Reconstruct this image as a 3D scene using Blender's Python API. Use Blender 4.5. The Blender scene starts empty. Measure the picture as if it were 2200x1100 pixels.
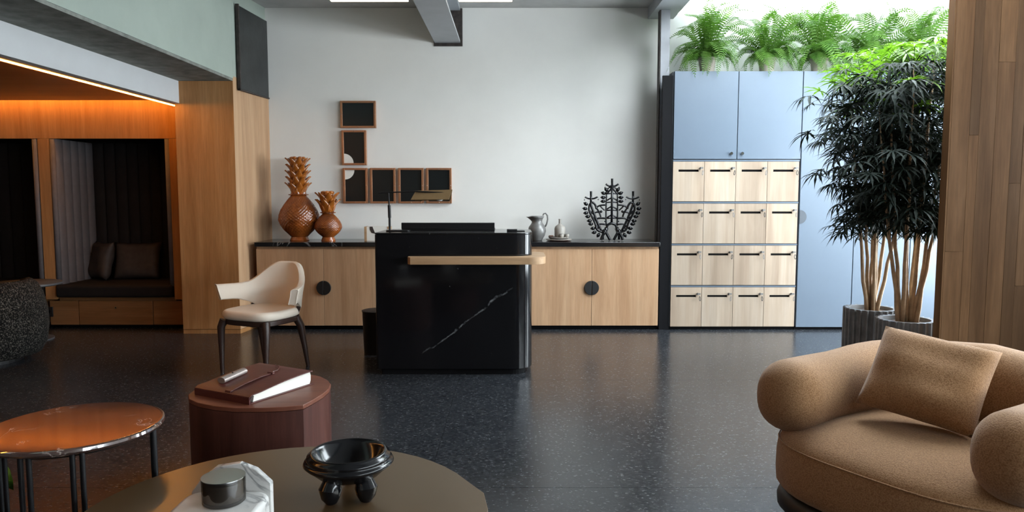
import bpy, bmesh, math, random
from mathutils import Vector, Matrix, Euler
PI = math.pi
random.seed(7)
S = bpy.context.scene
COL = S.collection

# ------------------------------------------------------------------ camera, sky, exposure
cam_d = bpy.data.cameras.new('camera')
cam_d.sensor_width = 36.0
cam_d.lens = 1563.0 / 2200.0 * 36.0
cam_d.clip_start = 0.05
cam = bpy.data.objects.new('camera', cam_d)
cam.location = (0, 0, 1.38)
cam.rotation_euler = (math.radians(90 - 4.83), 0, 0)
COL.objects.link(cam)
S.camera = cam

w = bpy.data.worlds.new('overcast_sky')
S.world = w
w.use_nodes = True
bg = w.node_tree.nodes['Background']
bg.inputs[0].default_value = (0.87, 0.945, 1.0, 1)
bg.inputs[1].default_value = 26.0

S.view_settings.view_transform = 'Standard'
S.view_settings.look = 'None'
S.view_settings.gamma = 1.0
S.view_settings.use_curve_mapping = False
S.view_settings.exposure = 0.0
S.cycles.max_bounces = 8
S.cycles.diffuse_bounces = 5
S.cycles.glossy_bounces = 4
S.cycles.transparent_max_bounces = 12
S.cycles.sample_clamp_indirect = 8.0


def portal(name, loc, rot, sx, sy):
    """daylight portal filling one glazed opening: guides the sky's light, gives none of its own"""
    d = bpy.data.lights.new(name, 'AREA')
    d.shape = 'RECTANGLE'
    d.size = sx
    d.size_y = sy
    d.cycles.is_portal = True
    o = bpy.data.objects.new(name, d)
    o.location = loc
    o.rotation_euler = rot
    COL.objects.link(o)


# openings: skylight, clerestory over the lockers, glazed right side
SKY = (1.80, 5.1, 4.1, 6.6, 3.45)           # x0 x1 y0 y1 z
portal('skylight_portal', ((SKY[0] + SKY[1]) / 2, (SKY[2] + SKY[3]) / 2, SKY[4] + 0.03), (0, 0, 0), SKY[1] - SKY[0], SKY[3] - SKY[2])
portal('clerestory_portal', (3.2, 8.27, 3.6), (-PI / 2, 0, 0), 2.9, 0.55)
RW = (-5.8, 4.3, 1.45, 2.45)                 # y0 y1 z0 z1 of the long street window in the right wall
portal('street_window_portal', (5.23, (RW[0] + RW[1]) / 2, (RW[2] + RW[3]) / 2), (0, PI / 2, 0), RW[3] - RW[2], RW[1] - RW[0])
portal('side_window_portal', (5.23, 5.95, 1.45), (0, PI / 2, 0), 2.5, 2.3)


# ------------------------------------------------------------------ materials
def new_mat(name):
    m = bpy.data.materials.new(name)
    m.use_nodes = True
    nt = m.node_tree
    return m, nt, nt.nodes['Principled BSDF']


def link(nt, a, b):
    nt.links.new(a, b)


def mapped(nt, scale, rand=0.0):
    tc = nt.nodes.new('ShaderNodeTexCoord')
    mp = nt.nodes.new('ShaderNodeMapping')
    mp.inputs['Scale'].default_value = scale
    src = tc.outputs['Object']
    if rand:
        oi = nt.nodes.new('ShaderNodeObjectInfo')
        mul = nt.nodes.new('ShaderNodeVectorMath')
        mul.operation = 'SCALE'
        cmb = nt.nodes.new('ShaderNodeCombineXYZ')
        for i in range(3):
            link(nt, oi.outputs['Random'], cmb.inputs[i])
        mul.inputs['Scale'].default_value = rand
        link(nt, cmb.outputs[0], mul.inputs[0])
        add = nt.nodes.new('ShaderNodeVectorMath')
        add.operation = 'ADD'
        link(nt, src, add.inputs[0])
        link(nt, mul.outputs[0], add.inputs[1])
        src = add.outputs[0]
    link(nt, src, mp.inputs['Vector'])
    return mp.outputs['Vector']


def noise(nt, vec, scale, detail=4, rough=0.6, dist=0.0):
    n = nt.nodes.new('ShaderNodeTexNoise')
    n.inputs['Scale'].default_value = scale
    n.inputs['Detail'].default_value = detail
    n.inputs['Roughness'].default_value = rough
    n.inputs['Distortion'].default_value = dist
    link(nt, vec, n.inputs['Vector'])
    return n.outputs['Fac']


def ramp(nt, fac, stops):
    r = nt.nodes.new('ShaderNodeValToRGB')
    e = r.color_ramp.elements
    while len(e) < len(stops):
        e.new(0.5)
    for i, (p, c) in enumerate(stops):
        e[i].position = p
        e[i].color = (*c, 1) if len(c) == 3 else c
    link(nt, fac, r.inputs['Fac'])
    return r.outputs['Color']


def mixc(nt, fac, a, b, mode='MIX'):
    m = nt.nodes.new('ShaderNodeMix')
    m.data_type = 'RGBA'
    m.blend_type = mode
    for sock, v in ((m.inputs['Factor'], fac), (m.inputs[6], a), (m.inputs[7], b)):
        if hasattr(v, 'is_output'):
            link(nt, v, sock)
        elif isinstance(v, (int, float)):
            sock.default_value = v
        else:
            sock.default_value = (*v, 1)
    return m.outputs[2]


def bump(nt, p, h, strength=0.2, dist=0.01):
    b = nt.nodes.new('ShaderNodeBump')
    b.inputs['Strength'].default_value = strength
    b.inputs['Distance'].default_value = dist
    link(nt, h, b.inputs['Height'])
    link(nt, b.outputs[0], p.inputs['Normal'])


def plain(name, col, rough=0.5, metal=0.0, spec=0.5, var=0.0, vscale=6.0, bmp=0.0, bscale=60.0, coat=0.0):
    m, nt, p = new_mat(name)
    p.inputs['Roughness'].default_value = rough
    p.inputs['Metallic'].default_value = metal
    p.inputs['Specular IOR Level'].default_value = spec
    p.inputs['Coat Weight'].default_value = coat
    v = mapped(nt, (1, 1, 1))
    if var:
        n = noise(nt, v, vscale, 5)
        link(nt, ramp(nt, n, [(0.3, [c * (1 - var) for c in col]), (0.7, [min(1, c * (1 + var)) for c in col])]), p.inputs['Base Color'])
    else:
        p.inputs['Base Color'].default_value = (*col, 1)
    if bmp:
        bump(nt, p, noise(nt, v, bscale, 3), bmp, 0.004)
    return m


def wood(name, dark, mid, light, axis='z', rough=0.45, fine=1.0, rand=3.0, tone=0.18, stave=None, spec=0.3, low=0.62):
    """long-grained wood: stretched noise along one axis, a little tone change per piece"""
    m, nt, p = new_mat(name)
    sc = {'z': (1, 1, 0.06), 'x': (0.06, 1, 1), 'y': (1, 0.06, 1)}[axis]
    v = mapped(nt, sc, rand)
    a = noise(nt, v, 9 * fine, 5, 0.65, 0.6)
    b = noise(nt, v, 70 * fine, 4, 0.7)
    c1 = ramp(nt, a, [(0.28, dark), (0.5, mid), (0.72, light)])
    c2 = ramp(nt, b, [(0.3, (low, low, low)), (0.65, (1.0, 1.0, 1.0))])
    col = mixc(nt, 0.55, c1, c2, 'MULTIPLY')
    if stave:                                   # glued-up staves, each with its own tone
        sv = mapped(nt, {'z': (stave, stave, 0.0), 'x': (0, stave, stave)}[axis], 3.7)
        wn = nt.nodes.new('ShaderNodeTexWhiteNoise')
        fl = nt.nodes.new('ShaderNodeVectorMath')
        fl.operation = 'FLOOR'
        link(nt, sv, fl.inputs[0])
        link(nt, fl.outputs[0], wn.inputs['Vector'])
        col = mixc(nt, 0.35, col, ramp(nt, wn.outputs['Value'], [(0, (0.72, 0.7, 0.68)), (1, (1.12, 1.1, 1.08))]), 'MULTIPLY')
    oi = nt.nodes.new('ShaderNodeObjectInfo')
    tone_c = ramp(nt, oi.outputs['Random'], [(0, (1 - tone,) * 3), (1, (1 + tone * 0.4,) * 3)])
    col = mixc(nt, 1.0, col, tone_c, 'MULTIPLY')
    link(nt, col, p.inputs['Base Color'])
    p.inputs['Roughness'].default_value = rough
    p.inputs['Specular IOR Level'].default_value = spec
    bump(nt, p, b, 0.08, 0.002)
    return m


def emit(name, col, strength):
    m, nt, p = new_mat(name)
    p.inputs['Base Color'].default_value = (0, 0, 0, 1)
    p.inputs['Emission Color'].default_value = (*col, 1)
    p.inputs['Emission Strength'].default_value = strength
    return m


def leafmat(name, c0, c1, rough=0.4, trans=0.35):
    m, nt, p = new_mat(name)
    oi = nt.nodes.new('ShaderNodeObjectInfo')
    v = mapped(nt, (1, 1, 1), 2.0)
    n = noise(nt, v, 7, 3)
    col = ramp(nt, n, [(0.3, c0), (0.7, c1)])
    link(nt, col, p.inputs['Base Color'])
    p.inputs['Roughness'].default_value = rough
    p.inputs['Specular IOR Level'].default_value = 0.25
    t = nt.nodes.new('ShaderNodeBsdfTranslucent')
    link(nt, mixc(nt, 1.0, col, (1.6, 1.9, 0.7), 'MULTIPLY'), t.inputs['Color'])
    mx = nt.nodes.new('ShaderNodeMixShader')
    mx.inputs[0].default_value = trans
    link(nt, p.outputs[0], mx.inputs[1])
    link(nt, t.outputs[0], mx.inputs[2])
    link(nt, mx.outputs[0], nt.nodes['Material Output'].inputs['Surface'])
    return m


def thin_glass(name, tint=(1, 1, 1), refl=0.06):
    m, nt, p = new_mat(name)
    tr = nt.nodes.new('ShaderNodeBsdfTransparent')
    tr.inputs[0].default_value = (*tint, 1)
    gl = nt.nodes.new('ShaderNodeBsdfGlossy')
    gl.inputs['Roughness'].default_value = 0.03
    mx = nt.nodes.new('ShaderNodeMixShader')
    mx.inputs[0].default_value = refl
    link(nt, tr.outputs[0], mx.inputs[1])
    link(nt, gl.outputs[0], mx.inputs[2])
    link(nt, mx.outputs[0], nt.nodes['Material Output'].inputs['Surface'])
    return m


def floor_mat():
    m, nt, p = new_mat('dark_speckled_floor')
    v = mapped(nt, (1, 1, 1), 5.0)
    vs = mapped(nt, (1.0, 1.5, 1), 5.0)
    big = noise(nt, v, 1.3, 4)
    base = ramp(nt, big, [(0.3, (0.010, 0.012, 0.016)), (0.7, (0.017, 0.020, 0.025))])
    mott = noise(nt, vs, 48, 5, 0.7, 0.4)
    base = mixc(nt, ramp(nt, mott, [(0.45, (0, 0, 0)), (0.68, (1, 1, 1))]), base, (0.060, 0.064, 0.070))
    vor = nt.nodes.new('ShaderNodeTexVoronoi')
    vor.inputs['Scale'].default_value = 34
    vor.inputs['Randomness'].default_value = 1.0
    link(nt, vs, vor.inputs['Vector'])
    chip = ramp(nt, vor.outputs['Distance'], [(0.16, (1, 1, 1)), (0.30, (0, 0, 0))])
    wn = nt.nodes.new('ShaderNodeSeparateColor')
    link(nt, vor.outputs['Color'], wn.inputs[0])
    pick = ramp(nt, wn.outputs[0], [(0.66, (0, 0, 0)), (0.74, (1, 1, 1))])
    col = mixc(nt, mixc(nt, 1.0, chip, pick, 'MULTIPLY'), base, (0.095, 0.10, 0.105))
    dk = ramp(nt, noise(nt, vs, 60, 3), [(0.33, (0.25, 0.25, 0.25)), (0.42, (1, 1, 1))])
    col = mixc(nt, 1.0, col, dk, 'MULTIPLY')
    link(nt, col, p.inputs['Base Color'])
    link(nt, ramp(nt, mott, [(0.3, (0.19,) * 3), (0.7, (0.29,) * 3)]), p.inputs['Roughness'])
    p.inputs['Specular IOR Level'].default_value = 0.6
    bump(nt, p, mott, 0.012, 0.002)
    return m


def marble(name, base, alt, vein, vscale=2.0, width=0.02, rough=0.15, amount=1.0, spec=0.5, ior=1.5):
    m, nt, p = new_mat(name)
    v = mapped(nt, (1, 1, 1), 4.0)
    n0 = noise(nt, v, vscale * 1.7, 6, 0.65, 0.8)
    col = ramp(nt, n0, [(0.35, base), (0.7, alt)])
    n1 = noise(nt, v, vscale, 5, 0.55, 1.4)
    r = ramp(nt, n1, [(0.5 - width, (0, 0, 0)), (0.5, (amount,) * 3), (0.5 + width, (0, 0, 0))])
    gate = ramp(nt, noise(nt, v, vscale * 0.9 + 0.3, 2), [(0.5, (0, 0, 0)), (0.62, (1, 1, 1))])
    col = mixc(nt, mixc(nt, 1.0, r, gate, 'MULTIPLY'), col, vein)
    link(nt, col, p.inputs['Base Color'])
    p.inputs['Roughness'].default_value = rough
    p.inputs['Specular IOR Level'].default_value = spec
    p.inputs['IOR'].default_value = ior
    return m


def boucle(name, c0, c1, scale=170, rough=0.95, strength=0.9, sheen=0.3, at=(0.34, 0.62)):
    m, nt, p = new_mat(name)
    v = mapped(nt, (1, 1, 1))
    n = noise(nt, v, scale, 3, 0.6)
    link(nt, ramp(nt, n, [(at[0], c0), (at[1], c1)]), p.inputs['Base Color'])
    p.inputs['Roughness'].default_value = rough
    p.inputs['Sheen Weight'].default_value = sheen
    p.inputs['Specular IOR Level'].default_value = 0.15
    bump(nt, p, n, strength, 0.004)
    return m


M = {}
M['paint'] = plain('white_wall_paint', (0.80, 0.79, 0.76), 0.9, spec=0.2, var=0.025, vscale=2.5, bmp=0.03, bscale=25)
M['white'] = plain('white_plaster', (0.82, 0.82, 0.81), 0.85, spec=0.2, var=0.02, bmp=0.02)
M['fascia'] = plain('dull_white_paint', (0.58, 0.59, 0.60), 0.8, spec=0.2, var=0.02)
M['dim'] = plain('grey_plaster', (0.16, 0.15, 0.14), 0.9, spec=0.2, var=0.05)
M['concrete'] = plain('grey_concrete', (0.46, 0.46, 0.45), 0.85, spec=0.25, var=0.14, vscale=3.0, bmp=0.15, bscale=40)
M['green'] = plain('pale_green_paint', (0.37, 0.425, 0.375), 0.7, spec=0.3, var=0.07, vscale=2.0, bmp=0.12, bscale=14)
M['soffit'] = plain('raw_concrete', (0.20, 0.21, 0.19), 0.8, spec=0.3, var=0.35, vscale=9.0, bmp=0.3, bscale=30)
M['steel'] = plain('grey_painted_steel', (0.36, 0.38, 0.40), 0.45, spec=0.5, var=0.06, vscale=5)
M['slate'] = plain('slate_grey_lacquer', (0.07, 0.072, 0.078), 0.5, spec=0.3)
M['rust'] = plain('dark_rusty_steel', (0.035, 0.027, 0.024), 0.7, var=0.6, vscale=20, bmp=0.4, bscale=60)
M['plate'] = plain('blackened_plate', (0.018, 0.020, 0.020), 0.38, var=0.6, vscale=6, bmp=0.2, bscale=30)
M['column'] = plain('dark_column_steel', (0.27, 0.28, 0.31), 0.35, var=0.12, vscale=6)
M['oak'] = wood('oak_veneer', (0.40, 0.225, 0.12), (0.50, 0.305, 0.175), (0.58, 0.38, 0.23), 'z', 0.5, 1.0, 3.0, 0.10, stave=7.3, low=0.74)
M['oak_pale'] = wood('pale_maple', (0.28, 0.205, 0.148), (0.355, 0.28, 0.212), (0.42, 0.35, 0.282), 'z', 0.5, 0.6, 9.0, 0.16, stave=13, low=0.84)
M['oak_trim'] = wood('oak_edge', (0.36, 0.21, 0.11), (0.46, 0.29, 0.16), (0.52, 0.34, 0.2), 'x', 0.45, 1.0, 3.0, 0.05)
M['oak_panel'] = wood('oak_panelling', (0.34, 0.15, 0.05), (0.43, 0.205, 0.075), (0.50, 0.26, 0.105), 'z', 0.45, 1.0, 3.0, 0.06)
M['oak_drawer'] = wood('oak_drawer_front', (0.20, 0.085, 0.03), (0.26, 0.12, 0.045), (0.31, 0.15, 0.065), 'x', 0.45, 1.0, 3.0, 0.05)
M['plank'] = wood('brown_oak_planks', (0.075, 0.034, 0.013), (0.115, 0.058, 0.025), (0.155, 0.083, 0.040), 'z', 0.6, 1.1, 11.0, 0.42, None, 0.08)
M['walnut'] = wood('shaded_red_walnut', (0.045, 0.013, 0.009), (0.075, 0.024, 0.017), (0.105, 0.037, 0.027), 'z', 0.5, 1.2, 3.0, 0.03)  # darker body copy: shade on the block table's front put into the colour
M['walnut_top'] = wood('red_walnut_top', (0.12, 0.036, 0.02), (0.155, 0.052, 0.03), (0.185, 0.07, 0.043), 'x', 0.45, 0.8, 3.0, 0.03)
M['wenge'] = plain('dark_brown_leg_wood', (0.030, 0.014, 0.010), 0.4, var=0.2)
M['black'] = plain('matt_black', (0.008, 0.008, 0.009), 0.5)
M['black_gloss'] = plain('glossy_black_glaze', (0.005, 0.005, 0.006), 0.16, spec=0.4)
M['black_metal'] = plain('black_metal', (0.006, 0.006, 0.007), 0.45, spec=0.3)
M['void'] = plain('black_plinth', (0.004, 0.004, 0.005), 0.7, spec=0.12)
M['blue'] = plain('grey_blue_lacquer', (0.100, 0.130, 0.170), 0.36, spec=0.45, var=0.015)
M['blue_dark'] = plain('grey_blue_edge', (0.05, 0.06, 0.075), 0.5)
def desk_marble():
    """near-black marble with one broken diagonal vein and a few specks"""
    m, nt, p = new_mat('black_marble')
    v = mapped(nt, (1, 1, 1))
    sep = nt.nodes.new('ShaderNodeSeparateXYZ')
    link(nt, v, sep.inputs[0])

    def ma(op, a, b):
        q = nt.nodes.new('ShaderNodeMath')
        q.operation = op
        for i, u in enumerate((a, b)):
            if hasattr(u, 'is_output'):
                link(nt, u, q.inputs[i])
            else:
                q.inputs[i].default_value = u
        return q.outputs[0]
    d = ma('ADD', ma('SUBTRACT', ma('MULTIPLY', sep.outputs[0], 0.61), ma('MULTIPLY', sep.outputs[2], 0.79)), 0.27)
    d = ma('ADD', d, ma('MULTIPLY', ma('SUBTRACT', noise(nt, v, 7, 5, 0.6), 0.5), 0.10))
    line = ramp(nt, ma('ABSOLUTE', d, 0), [(0.0, (1, 1, 1)), (0.006, (0, 0, 0))])
    span = ramp(nt, sep.outputs[2], [(0.16, (0, 0, 0)), (0.24, (1, 1, 1)), (0.60, (1, 1, 1)), (0.68, (0, 0, 0))])
    gate = ramp(nt, noise(nt, v, 22, 4), [(0.40, (0, 0, 0)), (0.60, (1, 1, 1))])
    f = mixc(nt, 1.0, mixc(nt, 1.0, line, span, 'MULTIPLY'), gate, 'MULTIPLY')
    speck = ramp(nt, noise(nt, v, 30, 3), [(0.74, (0, 0, 0)), (0.80, (0.5, 0.5, 0.5))])
    f = mixc(nt, 1.0, f, speck, 'ADD')
    link(nt, mixc(nt, f, (0.005, 0.005, 0.006), (0.22, 0.23, 0.24)), p.inputs['Base Color'])
    p.inputs['Roughness'].default_value = 0.10
    p.inputs['Specular IOR Level'].default_value = 0.4
    return m


M['black_marble'] = desk_marble()
M['black_stone'] = marble('black_worktop_stone', (0.006, 0.006, 0.007), (0.012, 0.012, 0.013), (0.35, 0.35, 0.36), 1.6, 0.008, 0.14, 0.5)
M['red_marble'] = marble('brown_marble', (0.045, 0.026, 0.022), (0.085, 0.045, 0.036), (0.42, 0.36, 0.33), 5.5, 0.014, 0.07, 0.8, 0.5, 2.5)
M['white_marble'] = marble('white_marble', (0.55, 0.54, 0.52), (0.66, 0.65, 0.63), (0.07, 0.075, 0.08), 3.6, 0.03, 0.3, 1.0)
M['cream'] = plain('cream_leather', (0.72, 0.63, 0.53), 0.5, spec=0.35, var=0.03, bmp=0.06, bscale=220)
M['tan'] = boucle('tan_boucle', (0.215, 0.108, 0.046), (0.385, 0.22, 0.108), 210, 0.95, 0.6, 0.25)
M['speckle'] = boucle('black_white_boucle', (0.004, 0.004, 0.004), (0.12, 0.11, 0.095), 95, 0.95, 1.0, 0.0, (0.50, 0.68))
M['grey_velvet'] = plain('grey_velvet', (0.115, 0.105, 0.11), 0.75, spec=0.25, var=0.12, vscale=9)
M['dark_velvet'] = plain('charcoal_velvet', (0.014, 0.012, 0.012), 0.85, spec=0.2, var=0.15, vscale=9)
M['taupe'] = plain('taupe_velvet', (0.045, 0.035, 0.031), 0.6, spec=0.3, var=0.25, vscale=14)
M['bronze'] = plain('bronze_brown_lacquer', (0.068, 0.040, 0.018), 0.28, spec=0.5)
M['bronze'].node_tree.nodes['Principled BSDF'].inputs['IOR'].default_value = 2.0
M['bronze'].node_tree.nodes['Principled BSDF'].inputs['Specular Tint'].default_value = (1.0, 0.88, 0.70, 1)
M['amber'] = plain('amber_glaze', (0.24, 0.062, 0.010), 0.2, spec=0.6, var=0.55, vscale=5, coat=0.4)
M['amber_leaf'] = plain('amber_leaf_glaze', (0.33, 0.095, 0.010), 0.2, spec=0.6, var=0.4, vscale=9, coat=0.4)
M['copper'] = plain('copper_frame', (0.40, 0.19, 0.10), 0.35, metal=0.6, var=0.08)
M['print'] = plain('black_print', (0.004, 0.007, 0.008), 0.32)
M['ivory'] = plain('ivory_disc', (0.75, 0.73, 0.68), 0.6)
M['brass'] = plain('brushed_brass', (0.34, 0.225, 0.11), 0.42, metal=0.7)
M['pewter'] = plain('pewter_glaze', (0.155, 0.15, 0.145), 0.36, metal=0.25, var=0.2, vscale=12, bmp=0.08)
M['stoneware'] = plain('stoneware', (0.30, 0.275, 0.245), 0.45, var=0.18, vscale=10)
M['terra'] = plain('rust_brown_plate', (0.16, 0.075, 0.05), 0.5, var=0.2, vscale=9)
M['leather'] = plain('oxblood_leather', (0.075, 0.017, 0.014), 0.42, spec=0.45, var=0.3, vscale=8, bmp=0.12, bscale=90)
M['strap'] = plain('strap_leather', (0.085, 0.023, 0.019), 0.45, var=0.15, bmp=0.1)
M['silver'] = plain('brushed_grey_leather', (0.30, 0.25, 0.23), 0.35, metal=0.3, var=0.15, vscale=20)
M['paper'] = plain('page_paper', (0.72, 0.70, 0.64), 0.85)
M['chrome'] = plain('chrome', (0.6, 0.6, 0.6), 0.18, metal=1.0)
M['wax'] = plain('pale_wax', (0.42, 0.38, 0.35), 0.5)
M['smoke'] = thin_glass('smoked_glass', (0.50, 0.47, 0.44), 0.10)
M['pane'] = thin_glass('window_glass', (0.97, 0.98, 0.98), 0.05)
M['planter'] = plain('dark_fluted_glaze', (0.19, 0.19, 0.195), 0.33, spec=0.6, var=0.25, vscale=14)
M['soil'] = plain('bark_soil', (0.075, 0.045, 0.03), 0.95, var=0.6, vscale=40, bmp=1.0, bscale=60)
M['bark'] = plain('pale_bark', (0.45, 0.32, 0.20), 0.7, var=0.3, vscale=14, bmp=0.4, bscale=50)
M['pot'] = plain('pale_clay_pot', (0.50, 0.43, 0.39), 0.8, var=0.08)
M['fern'] = leafmat('fern_green', (0.04, 0.105, 0.018), (0.105, 0.195, 0.04), 0.5, 0.35)
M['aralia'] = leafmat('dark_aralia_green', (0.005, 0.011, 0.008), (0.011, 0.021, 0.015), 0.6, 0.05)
M['aralia_backlit_young'] = leafmat('backlit_young_aralia_green', (0.05, 0.11, 0.013), (0.11, 0.19, 0.026), 0.4, 0.35)  # young leaves' lighter green, with the crown's backlighting put into the colour
M['bigleaf'] = leafmat('deep_green_leaf', (0.03, 0.10, 0.012), (0.05, 0.15, 0.02), 0.35, 0.2)
M['floor'] = floor_mat()
M['joint'] = plain('floor_joint', (0.004, 0.004, 0.005), 0.6)
M['led'] = emit('warm_led', (1.0, 0.41, 0.07), 95.0)
M['tube_led'] = emit('warm_white_tube', (1.0, 0.80, 0.58), 7.0)
M['coffer'] = wood('coffer_wood', (0.16, 0.07, 0.03), (0.21, 0.095, 0.045), (0.25, 0.12, 0.06), 'x', 0.4, 0.6, 3.0, 0.03)


# ------------------------------------------------------------------ mesh helpers
class MB:
    def __init__(self):
        self.v, self.f = [], []

    def add(self, verts, faces):
        n = len(self.v)
        self.v += [tuple(p) for p in verts]
        self.f += [tuple(i + n for i in q) for q in faces]
        return self

    def box(self, x0, x1, y0, y1, z0, z1):
        v = [(x, y, z) for z in (z0, z1) for y in (y0, y1) for x in (x0, x1)]
        return self.add(v, [(0, 2, 3, 1), (4, 5, 7, 6), (0, 1, 5, 4), (2, 6, 7, 3), (0, 4, 6, 2), (1, 3, 7, 5)])

    def prism(self, pts, z0, z1):
        n = len(pts)
        v = [(x, y, z0) for x, y in pts] + [(x, y, z1) for x, y in pts]
        f = [tuple(reversed(range(n))), tuple(range(n, 2 * n))]
        f += [(i, (i + 1) % n, n + (i + 1) % n, n + i) for i in range(n)]
        return self.add(v, f)

    def xprism(self, pts, y0, y1):                # outline in x,z, thickness along y
        n = len(pts)
        v = [(x, y0, z) for x, z in pts] + [(x, y1, z) for x, z in pts]
        f = [tuple(range(n)), tuple(reversed(range(n, 2 * n)))]
        f += [((i + 1) % n, i, n + i, n + (i + 1) % n) for i in range(n)]
        return self.add(v, f)

    def lathe(self, prof, seg=40, c=(0, 0, 0), fn=None):
        v, f = [], []
        for (r, z) in prof:
            for k in range(seg):
                a = 2 * PI * k / seg
                rr = r * (fn(a, z) if fn else 1)
                v.append((c[0] + rr * math.cos(a), c[1] + rr * math.sin(a), c[2] + z))
        for i in range(len(prof) - 1):
            for k in range(seg):
                a, b = i * seg + k, i * seg + (k + 1) % seg
                f.append((a, b, b + seg, a + seg))
        f.append(tuple(reversed(range(seg))))
        f.append(tuple(range((len(prof) - 1) * seg, len(prof) * seg)))
        return self.add(v, f)

    def tube(self, path, rad, seg=8, flat=1.0):
        P = [Vector(p) for p in path]
        n = len(P)
        R = rad if isinstance(rad, (list, tuple)) else [rad] * n
        v, f = [], []
        up = None
        for i in range(n):
            t = (P[min(i + 1, n - 1)] - P[max(i - 1, 0)]).normalized()
            if up is None:
                ref = Vector((0, 0, 1)) if abs(t.z) < 0.9 else Vector((0, 1, 0))
                up = (ref - t * ref.dot(t)).normalized()
            else:
                up = (up - t * up.dot(t)).normalized()
            sd = t.cross(up)
            for k in range(seg):
                a = 2 * PI * k / seg
                v.append(P[i] + (sd * math.cos(a) + up * (math.sin(a) * flat)) * R[i])
        for i in range(n - 1):
            for k in range(seg):
                a, b = i * seg + k, i * seg + (k + 1) % seg
                f.append((a, b, b + seg, a + seg))
        f.append(tuple(reversed(range(seg))))
        f.append(tuple(range((n - 1) * seg, n * seg)))
        return self.add(v, f)

    def ellipsoid(self, c, r, seg=12, rings=8, m=None):
        v, f = [], []
        for i in range(rings + 1):
            th = PI * i / rings
            for k in range(seg):
                a = 2 * PI * k / seg
                p = Vector((r[0] * math.sin(th) * math.cos(a), r[1] * math.sin(th) * math.sin(a), r[2] * math.cos(th)))
                if m:
                    p = m @ p
                v.append(p + Vector(c))
        for i in range(rings):
            for k in range(seg):
                a, b = i * seg + k, i * seg + (k + 1) % seg
                f.append((a, a + seg, b + seg, b))
        return self.add(v, f)

    def grid(self, rows):                          # rows of points -> sheet
        m, n = len(rows), len(rows[0])
        v = [p for r in rows for p in r]
        f = [(i * n + j, i * n + j + 1, (i + 1) * n + j + 1, (i + 1) * n + j) for i in range(m - 1) for j in range(n - 1)]
        return self.add(v, f)

    def mesh(self, name, mat, smooth=False):
        me = bpy.data.meshes.new(name)
        me.from_pydata(self.v, [], self.f)
        bm = bmesh.new()
        bm.from_mesh(me)
        bmesh.ops.remove_doubles(bm, verts=bm.verts, dist=1e-6)
        bmesh.ops.recalc_face_normals(bm, faces=bm.faces)
        bm.to_mesh(me)
        bm.free()
        me.materials.append(mat)
        if smooth:
            me.polygons.foreach_set('use_smooth', [True] * len(me.polygons))
            if smooth == 'auto':
                me.set_sharp_from_angle(angle=math.radians(40))
        return me

    def build(self, name, mat, parent=None, bevel=0.0, smooth=False, seg=2, loc=None, rot=None):
        me = self.mesh(name, mat, smooth)
        o = bpy.data.objects.new(name, me)
        COL.objects.link(o)
        if parent:
            o.parent = parent
        if loc:
            o.location = loc
        if rot:
            o.rotation_euler = rot
        if bevel:
            b = o.modifiers.new('bevel', 'BEVEL')
            b.width = bevel
            b.segments = seg
            b.limit_method = 'ANGLE'
            b.angle_limit = math.radians(35)
            b.harden_normals = False
            if not smooth:
                me.polygons.foreach_set('use_smooth', [True] * len(me.polygons))
                me.set_sharp_from_angle(angle=math.radians(30))
        return o


def subsurf(o, lv=2):
    s = o.modifiers.new('subdivision', 'SUBSURF')
    s.levels = lv
    s.render_levels = lv
    o.data.polygons.foreach_set('use_smooth', [True] * len(o.data.polygons))
    return o


def tag(o, label, cat, group=None, kind=None):
    o['label'] = label
    o['category'] = cat
    if group:
        o['group'] = group
    if kind:
        o['kind'] = kind
    return o


def thing(name, label, cat, loc=(0, 0, 0), rz=0.0, group=None, kind=None):
    o = bpy.data.objects.new(name, None)
    o.empty_display_size = 0.1
    COL.objects.link(o)
    o.location = loc
    o.rotation_euler = (0, 0, rz)
    return tag(o, label, cat, group, kind)


def share(name, me, parent, loc=(0, 0, 0), rot=(0, 0, 0), scale=(1, 1, 1)):
    o = bpy.data.objects.new(name, me)
    COL.objects.link(o)
    o.parent = parent
    o.location = loc
    o.rotation_euler = rot
    o.scale = scale
    return o


def struct(name, mb, mat, label, cat, bevel=0.0):
    return tag(mb.build(name, mat, None, bevel), label, cat, kind='structure')


def bez(p0, p1, p2, n=10):
    p0, p1, p2 = Vector(p0), Vector(p1), Vector(p2)
    return [p0 * (1 - t) ** 2 + p1 * 2 * t * (1 - t) + p2 * t * t for t in [i / n for i in range(n + 1)]]


def arc(cx, cy, r, a0, a1, n):
    return [(cx + r * math.cos(math.radians(a0 + (a1 - a0) * i / n)), cy + r * math.sin(math.radians(a0 + (a1 - a0) * i / n))) for i in range(n + 1)]


def rrect(x0, x1, y0, y1, r, n=8):
    rs = r if isinstance(r, (list, tuple)) else [r] * 4          # corners: x1y1, x0y1, x0y0, x1y0
    return (arc(x1 - rs[0], y1 - rs[0], rs[0], 0, 90, n) + arc(x0 + rs[1], y1 - rs[1], rs[1], 90, 180, n)
            + arc(x0 + rs[2], y0 + rs[2], rs[2], 180, 270, n) + arc(x1 - rs[3], y0 + rs[3], rs[3], 270, 360, n))


# ------------------------------------------------------------------ the setting
WALL = 7.90
fl = thing('floor', 'dark blue-grey speckled sheet floor with a faint joint', 'floor', kind='structure')
MB().box(-7.1, 5.3, -6.0, 8.6, -0.12, -0.012).build('floor_bed', M['joint'], fl)
for y0, y1 in ((-6.0, 1.331), (1.334, 3.331), (3.334, 5.331), (5.334, 8.6)):
    for x0, x1 in ((-7.1, -0.402), (-0.4, 5.3)):
        MB().box(x0, x1, y0, y1, -0.012, 0.0).build('floor_sheet', M['floor'], fl)

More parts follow.
